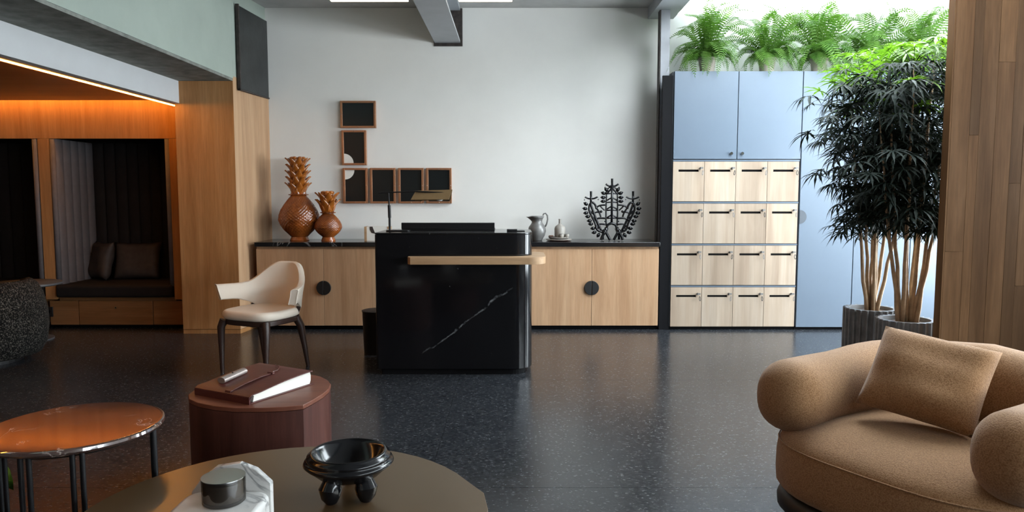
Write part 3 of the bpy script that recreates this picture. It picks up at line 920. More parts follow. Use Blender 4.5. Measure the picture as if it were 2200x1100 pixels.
def planter_plant(loc, lb_plant, lb_pot, seed, stems, crown, nleaf):
    rnd = random.Random(seed)
    p = thing('fluted_planter', lb_pot, 'planter', loc, group='fluted planters')
    R0 = 0.20
    nfl = 26
    pts = []
    for k in range(nfl):
        for (u, rr) in ((0.0, 1.0), (0.16, 1.0), (0.26, 0.915), (0.58, 0.895), (0.90, 0.915)):
            a = 2 * PI * (k + u) / nfl
            pts.append((R0 * rr * math.cos(a), R0 * rr * math.sin(a)))
    n = len(pts)
    inner = [(0.155 * math.cos(math.atan2(y, x)), 0.155 * math.sin(math.atan2(y, x))) for x, y in pts]
    mb = MB()
    mb.add([(x, y, 0) for x, y in pts] + [(x, y, 0.5) for x, y in pts] + [(x, y, 0.5) for x, y in inner] + [(x, y, 0.44) for x, y in inner],
           [tuple(reversed(range(n)))] + [(i, (i + 1) % n, n + (i + 1) % n, n + i) for i in range(n)]
           + [(n + i, n + (i + 1) % n, 2 * n + (i + 1) % n, 2 * n + i) for i in range(n)]
           + [(2 * n + i, 2 * n + (i + 1) % n, 3 * n + (i + 1) % n, 3 * n + i) for i in range(n)] + [tuple(range(3 * n, 4 * n))])
    mb.build('pot', M['planter'], p)
    so = MB().lathe([(0.154, 0.441), (0.154, 0.468), (0.10, 0.478), (0.02, 0.482)], 30)
    so.build('soil', M['soil'], p)
    t = thing('leafy_plant', lb_plant, 'plant', (loc[0], loc[1], loc[2] + 0.475), group='tall leafy plants')
    tips = []
    for (bx_, by_, tx_, ty_, h_) in stems:
        b = Vector((bx_, by_, -0.02)); e = Vector((tx_, ty_, h_))
        mid = b.lerp(e, 0.45) + Vector((rnd.uniform(-0.03, 0.03), rnd.uniform(-0.03, 0.03), 0.05))
        path = bez(b, mid, e, 12)
        path = [q + Vector((rnd.uniform(-0.006, 0.006), rnd.uniform(-0.006, 0.006), 0)) for q in path]
        MB().tube(path, [0.017 - 0.0135 * i / 12 for i in range(13)], 7).build('stem', M['bark'], t, smooth=True)
        tips.append(path)
    fol = MB(); stalk = MB()
    cx, cy, rx, ry, z0, z1 = crown
    singles = []
    for k in range(nleaf):
        path = rnd.choice(tips)
        for _ in range(30):
            u = rnd.uniform(0.25, 1.0) if k % 9 else 1.0
            i = min(int(u * 12), 11)
            o = path[i].lerp(path[i + 1], u * 12 - i)
            if o.z > z0 - 0.05:
                break
        a = rnd.uniform(0, 2 * PI)
        lim = rnd.uniform(0.45, 1.0)
        zz = rnd.uniform(-0.02, 0.10)
        hz = (o.z - z0) / (z1 - z0)
        ext = (0.10 + 0.26 * math.sin(PI * min(1, max(0.1, 0.12 + hz * 0.80))) ** 0.7) * lim
        end = o + Vector((math.cos(a) * ext, math.sin(a) * ext, zz + 0.08))
        if end.y + loc[1] - 0.21 < 4.69 and end.x + loc[0] + 0.21 * max(math.cos(a), 0.3) > 2.71:   # keep clear of the wooden wall
            end.y = max(o.y + abs(end.y - o.y), -0.04)
            a = a if math.sin(a) > 0 else -a
        stalk.tube([o, o.lerp(end, 0.5) + Vector((0, 0, 0.02)), end], [0.003, 0.0022, 0.0018], 3)
        m = Matrix.Translation(end) @ Euler((rnd.uniform(-0.35, 0.35), rnd.uniform(-0.1, 0.6), a)).to_matrix().to_4x4()
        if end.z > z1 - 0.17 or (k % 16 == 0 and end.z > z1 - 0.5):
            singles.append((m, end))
            continue
        V, F = leaf_verts(rnd, rnd.choice((7, 8, 9)), rnd.uniform(0.13, 0.19), rnd.uniform(0.3, 0.75))
        fol.add([m @ q for q in V], F)
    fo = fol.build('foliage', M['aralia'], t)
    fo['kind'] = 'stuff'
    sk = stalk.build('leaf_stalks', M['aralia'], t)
    sk['kind'] = 'stuff'
    V, F = leaf_verts(rnd, 7, 0.17, 0.25)
    ym = MB().add(V, F).mesh('backlit_young_leaf', M['aralia_backlit_young'])
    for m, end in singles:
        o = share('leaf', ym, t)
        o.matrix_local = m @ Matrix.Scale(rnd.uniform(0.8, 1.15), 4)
    return t


stA = [(-0.03, 0.0, -0.22, 0.0, 1.55), (-0.01, 0.02, -0.12, 0.06, 1.75), (0.0, -0.02, -0.04, -0.08, 1.7), (0.02, 0.0, 0.06, 0.03, 1.85), (0.03, 0.02, 0.2, 0.06, 1.75), (0.03, -0.02, 0.3, -0.03, 1.6), (0.0, 0.03, 0.12, 0.2, 1.65)]
stB = [(-0.05, 0.0, -0.26, -0.02, 1.5), (-0.04, 0.01, -0.16, 0.05, 1.7), (-0.03, -0.01, -0.08, -0.1, 1.75), (0.01, 0.02, -0.01, 0.05, 1.80), (0.03, 0.0, 0.12, 0.03, 1.82), (0.05, 0.0, 0.24, 0.0, 1.75), (0.05, -0.02, 0.30, -0.06, 1.6), (0.04, 0.03, 0.2, 0.14, 1.8)]
planter_plant((2.80, 5.62, 0), 'tall leafy plant with dark foliage in the rear planter', 'dark fluted planter standing behind the other one', 3, stA, (0, 0, 0.5, 0.5, 0.55, 1.92), 450)
planter_plant((2.80, 5.11, 0), 'tall leafy plant with thick pale stems beside the wooden wall', 'dark fluted planter beside the wooden wall', 8, stB, (0, 0, 0.5, 0.5, 0.62, 1.98), 560)

# ------------------------------------------------------------------ reception desk
dk = thing('reception_desk', 'black marble reception desk with rounded corner', 'desk', (-0.445, 5.8, 0))
DW0, DW1, DY0, DY1 = -0.595, 0.60, -0.31, 0.30
MB().prism(rrect(DW0 + 0.03, DW1 - 0.05, DY0 + 0.03, DY1 - 0.03, [0.1, 0.02, 0.02, 0.12]), 0, 0.045).build('plinth', M['void'], dk)
MB().prism(rrect(DW0, DW1, DY0, DY1, [0.13, 0.02, 0.02, 0.15], 12), 0.045, 1.078).build('body', M['black_marble'], dk, 0.002, seg=1)
MB().prism(rrect(DW0, DW1, DY0, DY1, [0.13, 0.02, 0.02, 0.15], 12), 1.079, 1.092).build('top', M['black_stone'], dk, 0.003)
so = arc(0.70 - 0.13, -0.43 + 0.13, 0.13, 270, 360, 10) + arc(0.70 - 0.10, 0.02, 0.10, 0, 80, 8)
shelf = [(-0.34, -0.305), (-0.335, -0.385), (-0.31, -0.43)] + so + [(0.602, 0.10), (0.602, -0.17)] + [(0.60 - 0.15 + 0.152 * math.cos(math.radians(q)), -0.31 + 0.15 + 0.152 * math.sin(math.radians(q))) for q in (0, -20, -40, -60, -80, -90)] + [(0.3, -0.312)]
MB().prism(shelf, 0.862, 0.915).build('shelf', M['oak_trim'], dk, 0.018, seg=4)

mo = thing('monitor', 'low black screen seen from behind on the desk', 'monitor', (-0.515, 5.86, 1.092))
MB().box(-0.375, 0.375, -0.012, 0.012, 0.012, 0.062).build('screen_back', M['black_metal'], mo, 0.003)
MB().box(-0.375, 0.375, 0.0, 0.20, 0.0, 0.011).build('base', M['black_metal'], mo, 0.002)
cp = thing('card_tray', 'small black tray near the right end of the desk top', 'tray', (0.03, 5.72, 1.092))
MB().box(-0.07, 0.07, -0.05, 0.05, 0.0, 0.006).build('tray_base', M['black_metal'], cp, 0.002)
MB().box(-0.07, 0.01, -0.05, -0.01, 0.0065, 0.018).build('card_stack', M['black'], cp, 0.002)

lp = thing('desk_lamp', 'slim black desk lamp with folded brass shade', 'lamp', (-0.965, 5.74, 1.092))
MB().prism(rrect(-0.025, 0.16, -0.045, 0.045, 0.02), 0, 0.008).build('base', M['black_metal'], lp, 0.002)
MB().tube([(0, 0, 0.008), (0, 0, 0.155)], 0.009, 12).build('pole', M['black_metal'], lp, smooth='auto')
MB().tube([(0, 0, 0.105), (-0.002, 0, 0.205)], 0.012, 12).build('pole_sleeve', M['black_metal'], lp, smooth='auto')
MB().tube([(-0.002, 0, 0.205), (-0.006, 0, 0.30)], 0.006, 10).build('upper_pole', M['black_metal'], lp, smooth='auto')
MB().tube([(-0.085, 0.0, 0.301), (-0.006, 0, 0.304), (0.21, -0.005, 0.312)], 0.0048, 8).build('arm', M['black_metal'], lp)
sd_ = MB()
sd_.add([(0.205, 0.02, 0.318), (0.495, 0.02, 0.327), (0.475, -0.085, 0.252), (0.18, -0.085, 0.248), (0.205, 0.024, 0.318), (0.495, 0.024, 0.327), (0.475, 0.075, 0.245), (0.19, 0.075, 0.24)],
        [(0, 1, 2, 3), (4, 7, 6, 5), (0, 4, 5, 1)])
so_ = sd_.build('shade', M['brass'], lp)
sm = so_.modifiers.new('thickness', 'SOLIDIFY'); sm.thickness = 0.004
MB().ellipsoid((0.40, -0.03, 0.258), (0.03, 0.03, 0.022), 16, 10).build('bulb', M['ivory'], lp, smooth=True)
MB().tube([(0.21, -0.005, 0.312), (0.45, -0.004, 0.30)], 0.006, 8).build('bulb_rail', M['black_metal'], lp)

bn = thing('waste_bin', 'dark fluted waste bin standing left of the desk', 'bin', (-1.175, 6.28, 0))
MB().lathe([(0.118, 0), (0.128, 0.36), (0.132, 0.372), (0.12, 0.372), (0.115, 0.03), (0.02, 0.025)], 60, fn=lambda a, z: 1 + (0.02 * math.cos(30 * a) if 0 < z < 0.36 else 0)).build('bin_body', M['black_metal'], bn, smooth='auto')
MB().lathe([(0.1185, 0.368), (0.131, 0.368), (0.134, 0.376), (0.121, 0.380)], 40).build('rim', M['black'], bn, smooth='auto')

# ------------------------------------------------------------------ framed prints
def frame(x0, x1, z0, z1, lb, disc=None):
    t = thing('framed_print', lb, 'picture', ((x0 + x1) / 2, WALL - 0.002, z0), group='copper framed black prints')
    hw, ht = (x1 - x0) / 2, z1 - z0
    b = 0.022
    for nm, bx_ in (('frame_side', (-hw, -hw + b, 0, ht)), ('frame_side', (hw - b, hw, 0, ht)), ('frame_rail', (-hw + b, hw - b, 0, b)), ('frame_rail', (-hw + b, hw - b, ht - b, ht))):
        MB().box(bx_[0], bx_[1], -0.045, 0.0, bx_[2], bx_[3]).build(nm, M['copper'], t, 0.002)
    MB().box(-hw + b - 0.002, hw - b + 0.002, -0.030, -0.004, b - 0.002, ht - b + 0.002).build('print', M['print'], t)
    for (px_, pz_) in ((0, b / 2), (0, ht - b / 2), (-hw + b / 2, ht / 2), (hw - b / 2, ht / 2)):
        MB().ellipsoid((px_, -0.0455, pz_), (0.004, 0.002, 0.004), 8, 6).build('pin', M['chrome'], t, smooth=True)
    if disc:
        cxx, czz = -hw + b, (b if disc == 'up' else ht - b)
        pts = arc(cxx, czz, 0.10, 0, 90, 16) if disc == 'up' else arc(cxx, czz, 0.10, -90, 0, 16)
        MB().xprism([(cxx, czz)] + pts, -0.0315, -0.0302).build('printed_disc', M['ivory'], t)


frame(-1.832, -1.454, 2.089, 2.374, 'landscape black print in copper frame, topmost of the group')
frame(-1.823, -1.56, 1.694, 2.064, 'upright black print with white quarter disc in its lower corner', 'up')
frame(-1.816, -1.554, 1.285, 1.664, 'black print with white quarter disc in its upper corner', 'down')
frame(-1.524, -1.253, 1.285, 1.664, 'plain black print, second of the bottom row, behind the lamp pole')
frame(-1.222, -0.951, 1.285, 1.664, 'plain black print, third of the bottom row, behind the lamp arm')
frame(-0.922, -0.65, 1.285, 1.664, 'plain black print at the end of the bottom row behind the brass shade')

# ------------------------------------------------------------------ things on the worktop
def pineapple(loc, lb, R, H, neck, foot, leaves, tiers, lsz, rot):
    t = thing('ceramic_pineapple', lb, 'ornament', loc, rot, group='amber ceramic pineapples')
    prof = [(foot * 0.98, 0.0), (foot, 0.008), (foot * 0.90, 0.026), (foot * 0.84, 0.040)]
    MB().lathe([(0.01, 0.0)] + prof + [(0.02, prof[-1][1])], 36).build('foot', M['amber'], t, smooth='auto')
    z0 = prof[-1][1]
    sil = [(0.42, 0.0), (0.54, 0.06), (0.735, 0.165), (0.907, 0.28), (1.0, 0.41), (0.98, 0.52), (0.885, 0.65), (0.73, 0.775), (0.56, 0.885), (0.44, 0.965), (0.38, 1.0)]
    bp_ = []
    N = 52
    for i in range(N + 1):
        s_ = i / N
        for (r0, q0), (r1, q1) in zip(sil[:-1], sil[1:]):
            if s_ <= q1 + 1e-9:
                k_ = (s_ - q0) / (q1 - q0)
                r = r0 + (r1 - r0) * k_
                break
        bp_.append((max(r * R, neck * 0.95 if s_ > 0.6 else 0), z0 + (H - z0) * s_))

    def knob(a, z):
        u = (z - z0) / (H - z0)
        k = 30
        f1 = math.cos(k * a / 2 + u * 44)
        f2 = math.cos(k * a / 2 - u * 44)
        e = min(1, max(0, (u - 0.04) * 9)) * min(1, max(0, (0.99 - u) * 12))
        return 1 + e * 0.046 * (abs(f1) * abs(f2) * 2 - 0.5)
    MB().lathe(bp_, 132, fn=knob).build('body', M['amber'], t, smooth=True)
    rim = [(neck * 0.9, H - 0.004), (neck * 1.25, H + 0.004), (neck * 1.3, H + 0.012), (neck * 1.0, H + 0.018), (neck * 0.95, H + 0.04), (neck * 0.3, H + 0.042)]
    MB().lathe(rim, 48, fn=lambda a, z: 1 + (0.05 * math.cos(12 * a) if z > H else 0)).build('collar', M['amber'], t, smooth='auto')
    # crown: tiers of pointed, outward-curling leaves
    mb = MB()
    rows = []
    for i in range(7):
        u = i / 6
        wv = lsz * 0.30 * math.sin(PI * (0.25 + 0.75 * u)) ** 1.1
        rows.append([(wv * q, -(0.18 * u + 0.40 * u ** 2.2) * lsz - 0.09 * lsz * (1 - q * q), lsz * (u - 0.05 * u * u)) for q in (-1, -0.5, 0, 0.5, 1)])
    mb.grid(rows)
    mb.v = mb.v
    me = mb.mesh('crown_leaf', M['amber_leaf'], True)
    for ti in range(tiers):
        for q in range(leaves):
            a = 2 * PI * (q + 0.5 * (ti % 2)) / leaves + 0.2
            zz = H + 0.02 + ti * lsz * 0.52
            rr = neck * (0.95 - 0.45 * ti / max(1, tiers) * 0.4)
            o = share('crown_leaf', me, t, (rr * 0.75 * math.sin(a), -rr * 0.75 * math.cos(a), zz), (0, 0, a), (1.15, 1, 1))
            sm_ = o.modifiers.new('thickness', 'SOLIDIFY'); sm_.thickness = 0.007
    zt = H + 0.02 + tiers * lsz * 0.52
    MB().lathe([(neck * 0.8, H + 0.03), (neck * 0.72, zt), (neck * 0.3, zt + 0.02)], 20).build('crown_core', M['amber_leaf'], t, smooth='auto')
    for q in range(6):
        a = 2 * PI * q / 6
        MB().ellipsoid((neck * 0.72 * math.cos(a), neck * 0.72 * math.sin(a), zt + lsz * 0.42), (lsz * 0.22, lsz * 0.22, lsz * 0.12), 10, 6).build('crown_bud', M['amber_leaf'], t, smooth=True)
        MB().tube([(neck * 0.5 * math.cos(a), neck * 0.5 * math.sin(a), zt - 0.01), (neck * 0.72 * math.cos(a), neck * 0.72 * math.sin(a), zt + lsz * 0.4)], [lsz * 0.12, lsz * 0.2], 8).build('crown_bud_stem', M['amber_leaf'], t, smooth=True)
    return t


pineapple((-2.228, 7.62, 0.90), 'large amber ceramic pineapple with tall leaf crown', 0.202, 0.47, 0.076, 0.100, 8, 5, 0.122, 0.2)
pineapple((-1.908, 7.55, 0.90), 'small amber ceramic pineapple beside the larger one', 0.136, 0.285, 0.060, 0.074, 7, 2, 0.135, 0.6)

wb = thing('wooden_box', 'pale wood and white box half hidden by the desk', 'box', (-1.44, 7.56, 0.90))
MB().box(-0.085, -0.06, -0.06, 0.06, 0, 0.15).build('box_side', M['oak_trim'], wb, 0.002)
MB().box(0.155, 0.18, -0.06, 0.06, 0, 0.15).build('box_side', M['oak_trim'], wb, 0.002)
MB().box(-0.06, 0.155, -0.055, 0.055, 0, 0.15).build('box_panel', M['ivory'], wb, 0.002)
MB().xprism([(0.0, 0.15), (-0.03, 0.15), (-0.028, 0.12), (-0.01, 0.085), (0.03, 0.075)], -0.057, -0.054).build('printed_shape', M['taupe'], wb)

pt = thing('pewter_pitcher', 'dark pewter pitcher with curled handle', 'pitcher', (0.262, 7.60, 0.90))
prof = [(0.052, 0), (0.055, 0.008), (0.06, 0.02), (0.082, 0.055), (0.094, 0.10), (0.088, 0.14), (0.064, 0.175), (0.052, 0.195), (0.055, 0.215), (0.066, 0.238), (0.074, 0.246), (0.07, 0.249), (0.05, 0.22), (0.045, 0.20), (0.01, 0.19)]


def spout(a, z):
    if z > 0.19:
        d_ = abs((a - PI + PI) % (2 * PI) - PI)
        return 1 + 0.55 * max(0, 1 - d_ / 0.5) * (z - 0.19) / 0.055
    return 1


MB().lathe(prof, 48, fn=spout).build('body', M['pewter'], pt, smooth=True, rot=(0, 0, 0))
MB().tube([(0.085, 0, 0.145), (0.10, 0, 0.175), (0.112, 0, 0.22), (0.108, 0, 0.262), (0.09, 0, 0.285), (0.068, 0, 0.28), (0.06, 0, 0.262)], [0.009, 0.009, 0.009, 0.009, 0.008, 0.007, 0.006], 10).build('handle', M['pewter'], pt, smooth=True)
for ang in (0.5, -0.5):
    MB().tube([(-0.085, 0.03 * ang * 2, 0.244), (-0.05, 0.055 * ang * 2, 0.252), (0.0, 0.068 * ang * 2, 0.25), (0.065, 0.02 * ang * 2, 0.25)], 0.006, 8).build('lip', M['pewter'], pt, smooth=True)

ps = [('rust brown serving plate under the round board', 0.135, 0.0), ('smaller dark plate stacked on the brown serving plate', 0.105, 0.017)]
for lb, r, z in ps:
    t = thing('stacked_plate', lb, 'plate', (0.488, 7.58, 0.90 + z), group='stacked plates')
    MB().lathe([(r * 0.6, 0), (r * 0.92, 0.006), (r, 0.013), (r * 0.99, 0.0165), (r * 0.85, 0.0155), (0.01, 0.0145)], 40).build('plate_disc', M['terra'] if z == 0 else M['taupe'], t, smooth='auto')
    MB().lathe([(r * 0.995, 0.0125), (r * 1.005, 0.0145), (r * 0.985, 0.0168)], 40).build('plate_rim', M['stoneware'], t, smooth=True)
bt = thing('stoneware_bottle', 'small grey stoneware bottle on the stacked plates', 'bottle', (0.50, 7.60, 0.934))
MB().lathe([(0.05, 0), (0.056, 0.008), (0.057, 0.09), (0.05, 0.112), (0.028, 0.13), (0.015, 0.138), (0.013, 0.145)], 32).build('body', M['stoneware'], bt, smooth=True)
MB().lathe([(0.0135, 0.145), (0.0125, 0.18), (0.0145, 0.185), (0.0145, 0.192), (0.008, 0.193)], 20).build('neck', M['stoneware'], bt, smooth='auto')
for dx, lb in ((0.025, 'small grey cup left in front of the bottle'), (0.085, 'small grey cup at the right rim of the plates')):
    t = thing('stoneware_cup', lb, 'cup', (0.488 + dx, 7.53 if dx < 0.05 else 7.56, 0.934), group='small cups')
    MB().lathe([(0.012, 0), (0.02, 0.01), (0.022, 0.028), (0.019, 0.038), (0.016, 0.036), (0.013, 0.012), (0.003, 0.01)], 24).build('cup_body', M['stoneware'], t, smooth=True)
    MB().lathe([(0.0175, 0.0375), (0.0195, 0.0385), (0.0185, 0.040)], 24).build('cup_rim', M['pewter'], t, smooth=True)
t = thing('folded_cloth', 'small folded brown cloth on the left of the plates', 'cloth', (0.41, 7.55, 0.934))
MB().add(*[(lambda V: (V, [(0, 1, 2, 3), (4, 7, 6, 5), (0, 4, 5, 1), (1, 5, 6, 2), (2, 6, 7, 3), (3, 7, 4, 0)]))([(-0.03, -0.02, 0), (0.05, -0.03, 0), (0.06, 0.02, 0), (-0.03, 0.03, 0), (-0.03, -0.02, 0.018), (0.05, -0.03, 0.006), (0.06, 0.02, 0.008), (-0.03, 0.03, 0.02)])][0]).build('cloth_fold', M['taupe'], t, 0.003)
MB().box(-0.025, 0.02, -0.012, 0.02, 0.014, 0.024).build('cloth_fold', M['terra'], t, 0.003)

# candelabra
cd = thing('candelabra', 'black glazed tree candelabra with leaves and three candle cups', 'candelabra', (1.038, 7.58, 0.906))
K = 0.00075


def q2(u, v, y=0.0):
    return Vector(((u - 613) * K, y, (972 - v) * K))


fr = MB()


def ctube(pts, r=9, both=True, y=0.0):
    P = [q2(u, v, y) for u, v in pts]
    if len(P) > 2:                                 # smooth through the points
        out = []
        for i in range(len(P) - 1):
            p0, p1, p2, p3 = P[max(i - 1, 0)], P[i], P[i + 1], P[min(i + 2, len(P) - 1)]
            for k in range(4):
                t_ = k / 4
                out.append(0.5 * ((2 * p1) + (p2 - p0) * t_ + (2 * p0 - 5 * p1 + 4 * p2 - p3) * t_ ** 2 + (3 * p1 - p0 - 3 * p2 + p3) * t_ ** 3))
        P = out + [P[-1]]
    fr.tube(P, r * K * 1.3, 8)
    if both:
        fr.tube([Vector((-p.x, p.y, p.z)) for p in P], r * K * 1.3, 8)


ctube([(613, 750), (613, 190)], 13, False)
ctube([(537, 330), (533, 560), (537, 770)], 9)
ctube([(613, 240), (580, 285), (537, 335)], 10)
ctube([(613, 235), (560, 255), (520, 330)], 7)
for v in (330, 450, 560, 670):
    ctube([(613, v - 5), (537, v)], 8)
for v in (380, 500, 620, 720):
    ctube([(613, v), (537, v + 45)], 8)
ctube([(530, 485), (450, 492), (405, 525), (440, 585), (463, 650)], 10)
ctube([(537, 670), (440, 668), (365, 690)], 10)
ctube([(515, 560), (470, 520), (450, 492)], 8)
ctube([(515, 870), (415, 830), (385, 740), (335, 640), (298, 550), (308, 475), (350, 452), (385, 490), (400, 540)], 12)
ctube([(470, 840), (400, 690), (330, 505), (322, 450)], 13)
ctube([(345, 610), (400, 585), (440, 585)], 9)
ctube([(400, 775), (450, 750), (530, 755)], 9)
ctube([(415, 830), (430, 790), (400, 775)], 9)
ctube([(335, 640), (370, 670), (385, 740)], 8)
ctube([(298, 550), (340, 590), (345, 610)], 8)
ctube([(545, 800), (560, 760), (613, 738)], 14)
ctube([(545, 800), (515, 870)], 22)
ctube([(515, 860), (480, 915), (462, 968)], 15, y=-0.03)
ctube([(530, 860), (560, 915), (588, 968)], 15, y=-0.03)
ctube([(500, 870), (500, 968)], 13, y=0.045)
ctube([(613, 218), (575, 225), (525, 196)], 10)
ctube([(322, 400), (285, 395), (240, 374)], 9)
ctube([(322, 400), (365, 395), (415, 374)], 9)
ctube([(322, 460), (322, 350)], 12)
for s in (-1, 1):
    fr.ellipsoid((s * 98 * K, 0, (972 - 855) * K), (0.03, 0.04, 0.03), 12, 8)
fr.build('branches', M['black_gloss'], cd, smooth=True)
for (u, v, top) in ((613, 195, 120), (322, 360, 294), (904, 360, 294)):
    MB().lathe([(0.010, 0), (0.012, 0.012), (0.0125, (v - top) * K), (0.009, (v - top) * K), (0.008, 0.01)], 16, c=((u - 613) * K, 0, (972 - v) * K)).build('candle_cup', M['black_gloss'], cd, smooth='auto')
lm = MB().add([(0, 0, 0), (0.012, -0.006, 0.013), (0.03, -0.008, 0.014), (0.048, 0, 0.0), (0.03, -0.008, -0.014), (0.012, -0.006, -0.013), (0.025, -0.012, 0), (0.012, 0.006, 0.013), (0.03, 0.008, 0.014), (0.03, 0.008, -0.014), (0.012, 0.006, -0.013), (0.025, 0.011, 0)],
              [(0, 1, 6), (1, 2, 6), (2, 3, 6), (3, 4, 6), (4, 5, 6), (5, 0, 6), (0, 11, 7), (7, 11, 8), (8, 11, 3), (3, 11, 9), (9, 11, 10), (10, 11, 0), (1, 7, 8, 2), (0, 7, 1), (2, 8, 3), (3, 9, 4), (4, 9, 10, 5), (5, 10, 0)]).mesh('leaf', M['black_gloss'], True)
lv = [(285, 488, 150), (278, 540, 172), (292, 592, 185), (318, 645, 180), (342, 700, 185), (360, 750, 178), (392, 803, 188), (408, 855, 195), (450, 870, 238), (530, 335, 160), (528, 382, 178), (528, 434, 180), (560, 300, 135)]
for (u, v, a) in lv:
    for s in (1, -1):
        p = q2(u, v)
        share('leaf', lm, cd, (p.x * s, 0, p.z), (0, -math.radians(a if s > 0 else 180 - a), 0), (1.25, 1.3, 1.25))
for (u, v, r) in ((232, 415, 8), (423, 410, 8), (465, 575, 19), (517, 242, 9), (520, 712, 12)):
    for s in (1, -1):
        p = q2(u, v)
        MB().ellipsoid((p.x * s, 0, p.z), (r * K,) * 3, 10, 8).build('berry', M['black_gloss'], cd, smooth=True)
        if v < 450:
            MB().tube([(p.x * s, 0, p.z), (p.x * s, 0, p.z + 0.03)], 0.0008, 4).build('berry_wire', M['black_gloss'], cd)

# ------------------------------------------------------------------ cream chair
ch = thing('dining_chair', 'cream leather armchair with dark wooden legs', 'chair', (-1.955, 5.66, 0), math.radians(-24))
seat = MB().prism([(x * 0.255, y * 0.25 - 0.01) for x, y in [(math.copysign(abs(math.cos(a)) ** 0.55, math.cos(a)) * (1 - 0.08 * (math.sin(a) > 0) * math.sin(a)), math.copysign(abs(math.sin(a)) ** 0.6, math.sin(a))) for a in [2 * PI * i / 40 for i in range(40)]]], 0.425, 0.495)
seat.build('seat', M['cream'], ch, 0.03, seg=5)
ap = [(x * 0.235, y * 0.225 - 0.01) for x, y in [(math.copysign(abs(math.cos(a)) ** 0.5, math.cos(a)), math.copysign(abs(math.sin(a)) ** 0.55, math.sin(a))) for a in [2 * PI * i / 40 for i in range(40)]]]
MB().prism(ap, 0.385, 0.424).build('apron', M['wenge'], ch, 0.006)
for sx in (-1, 1):
    MB().tube([(sx * 0.205, -0.20, 0.415), (sx * 0.225, -0.215, 0.36), (sx * 0.222, -0.218, 0.18), (sx * 0.218, -0.222, 0.0)], [0.034, 0.029, 0.021, 0.015], 10).build('leg', M['wenge'], ch, smooth='auto')
    MB().tube([(sx * 0.19, 0.15, 0.415), (sx * 0.21, 0.185, 0.34), (sx * 0.218, 0.215, 0.18), (sx * 0.225, 0.245, 0.0)], [0.034, 0.030, 0.022, 0.015], 10).build('leg', M['wenge'], ch, smooth='auto')
# wrap-around shell: plan curve with top and bottom edges varying along it
NB = 36
outer, inner = [], []
sh_rows = []
for i in range(NB + 1):
    s_ = -1 + 2 * i / NB                           # -1 = right arm tip (image left), +1 = left arm tip
    a = max(-1.0, min(1.0, s_ / 0.70)) * math.radians(62)
    rx_, ry_ = 0.27, 0.25
    x_ = rx_ * math.sin(a)
    y_ = ry_ * math.cos(a)
    e = abs(s_)
    if e > 0.70:                                   # arms run on outwards along the tangent
        g = (e - 0.70) / 0.30 * 0.235
        x_ += math.copysign(g * 0.52, s_)
        y_ -= g * 0.85
    lean = 0.05 * max(0, 1 - e * 1.2)
    k = min(1, max(0, (e - 0.16) / 0.66))
    k = k * k * (3 - 2 * k)
    top = 0.835 - 0.165 * k
    bot = 0.475 + 0.075 * min(1, max(0, (e - 0.55) / 0.3))
    row = []
    n_out = Vector((math.sin(a), math.cos(a), 0)).normalized()
    th = 0.024
    for (f_, o_) in ((0, -1), (0.06, -1.25), (0.3, -1.1), (0.6, -1.05), (0.9, -1.15), (0.97, -0.9), (1, 0), (0.97, 0.9), (0.9, 1.1), (0.6, 1), (0.3, 1), (0.06, 1.1), (0, 0.9)):
        z_ = bot + (top - bot) * f_
        sl = 1 + 0.10 * f_
        p = Vector((x_ * sl, y_ * sl + lean * f_, z_)) + n_out * (o_ * th)
        row.append(p)
    sh_rows.append(row)
mb = MB()
n = len(sh_rows[0])
mb.v = [p for r in sh_rows for p in r]
for i in range(NB):
    for j in range(n):
        mb.f.append((i * n + j, i * n + (j + 1) % n, (i + 1) * n + (j + 1) % n, (i + 1) * n + j))
mb.f.append(tuple(range(n)))
mb.f.append(tuple(reversed(range(NB * n, NB * n + n))))
bk = mb.build('backrest', M['cream'], ch, smooth='auto')
for idx in (0, NB):
    MB().tube([p for p in sh_rows[idx]] + [sh_rows[idx][0]], 0.0035, 6).build('piping', M['cream'], bk, smooth=True)
for sx in (-1, 1):
    MB().tube([(sx * 0.20, 0.135, 0.41), (sx * 0.235, 0.14, 0.50)], 0.016, 8).build('back_bracket', M['wenge'], ch)

# ------------------------------------------------------------------ tan armchair with cushion
ac = thing('lounge_armchair', 'tan boucle armchair with fat rounded arms', 'armchair', (1.675, 2.79, 0), math.radians(-58))
outl = []
for i in range(48):
    a = 2 * PI * i / 48
    cx_, sy_ = math.cos(a), math.sin(a)
    x_ = math.copysign(abs(cx_) ** 0.62, cx_) * 0.525
    y_ = math.copysign(abs(sy_) ** 0.62, sy_) * (0.47 if sy_ > 0 else 0.525)
    outl.append((x_, y_))


def stack(outline, levels, dome=0.0):
    """closed loft of a plan outline at several (scale-inset, z) levels"""
    mb = MB()
    n_ = len(outline)
    for ins, z in levels:
        for x, y in outline:
            d_ = math.hypot(x, y)
            k_ = max(0.0, (d_ - ins) / d_)
            mb.v.append((x * k_, y * k_, z))
    for i in range(len(levels) - 1):
        for k in range(n_):
            a_, b_ = i * n_ + k, i * n_ + (k + 1) % n_
            mb.f.append((a_, b_, b_ + n_, a_ + n_))
    mb.f.append(tuple(reversed(range(n_))))
    mb.f.append(tuple(range((len(levels) - 1) * n_, len(levels) * n_)))
    return mb


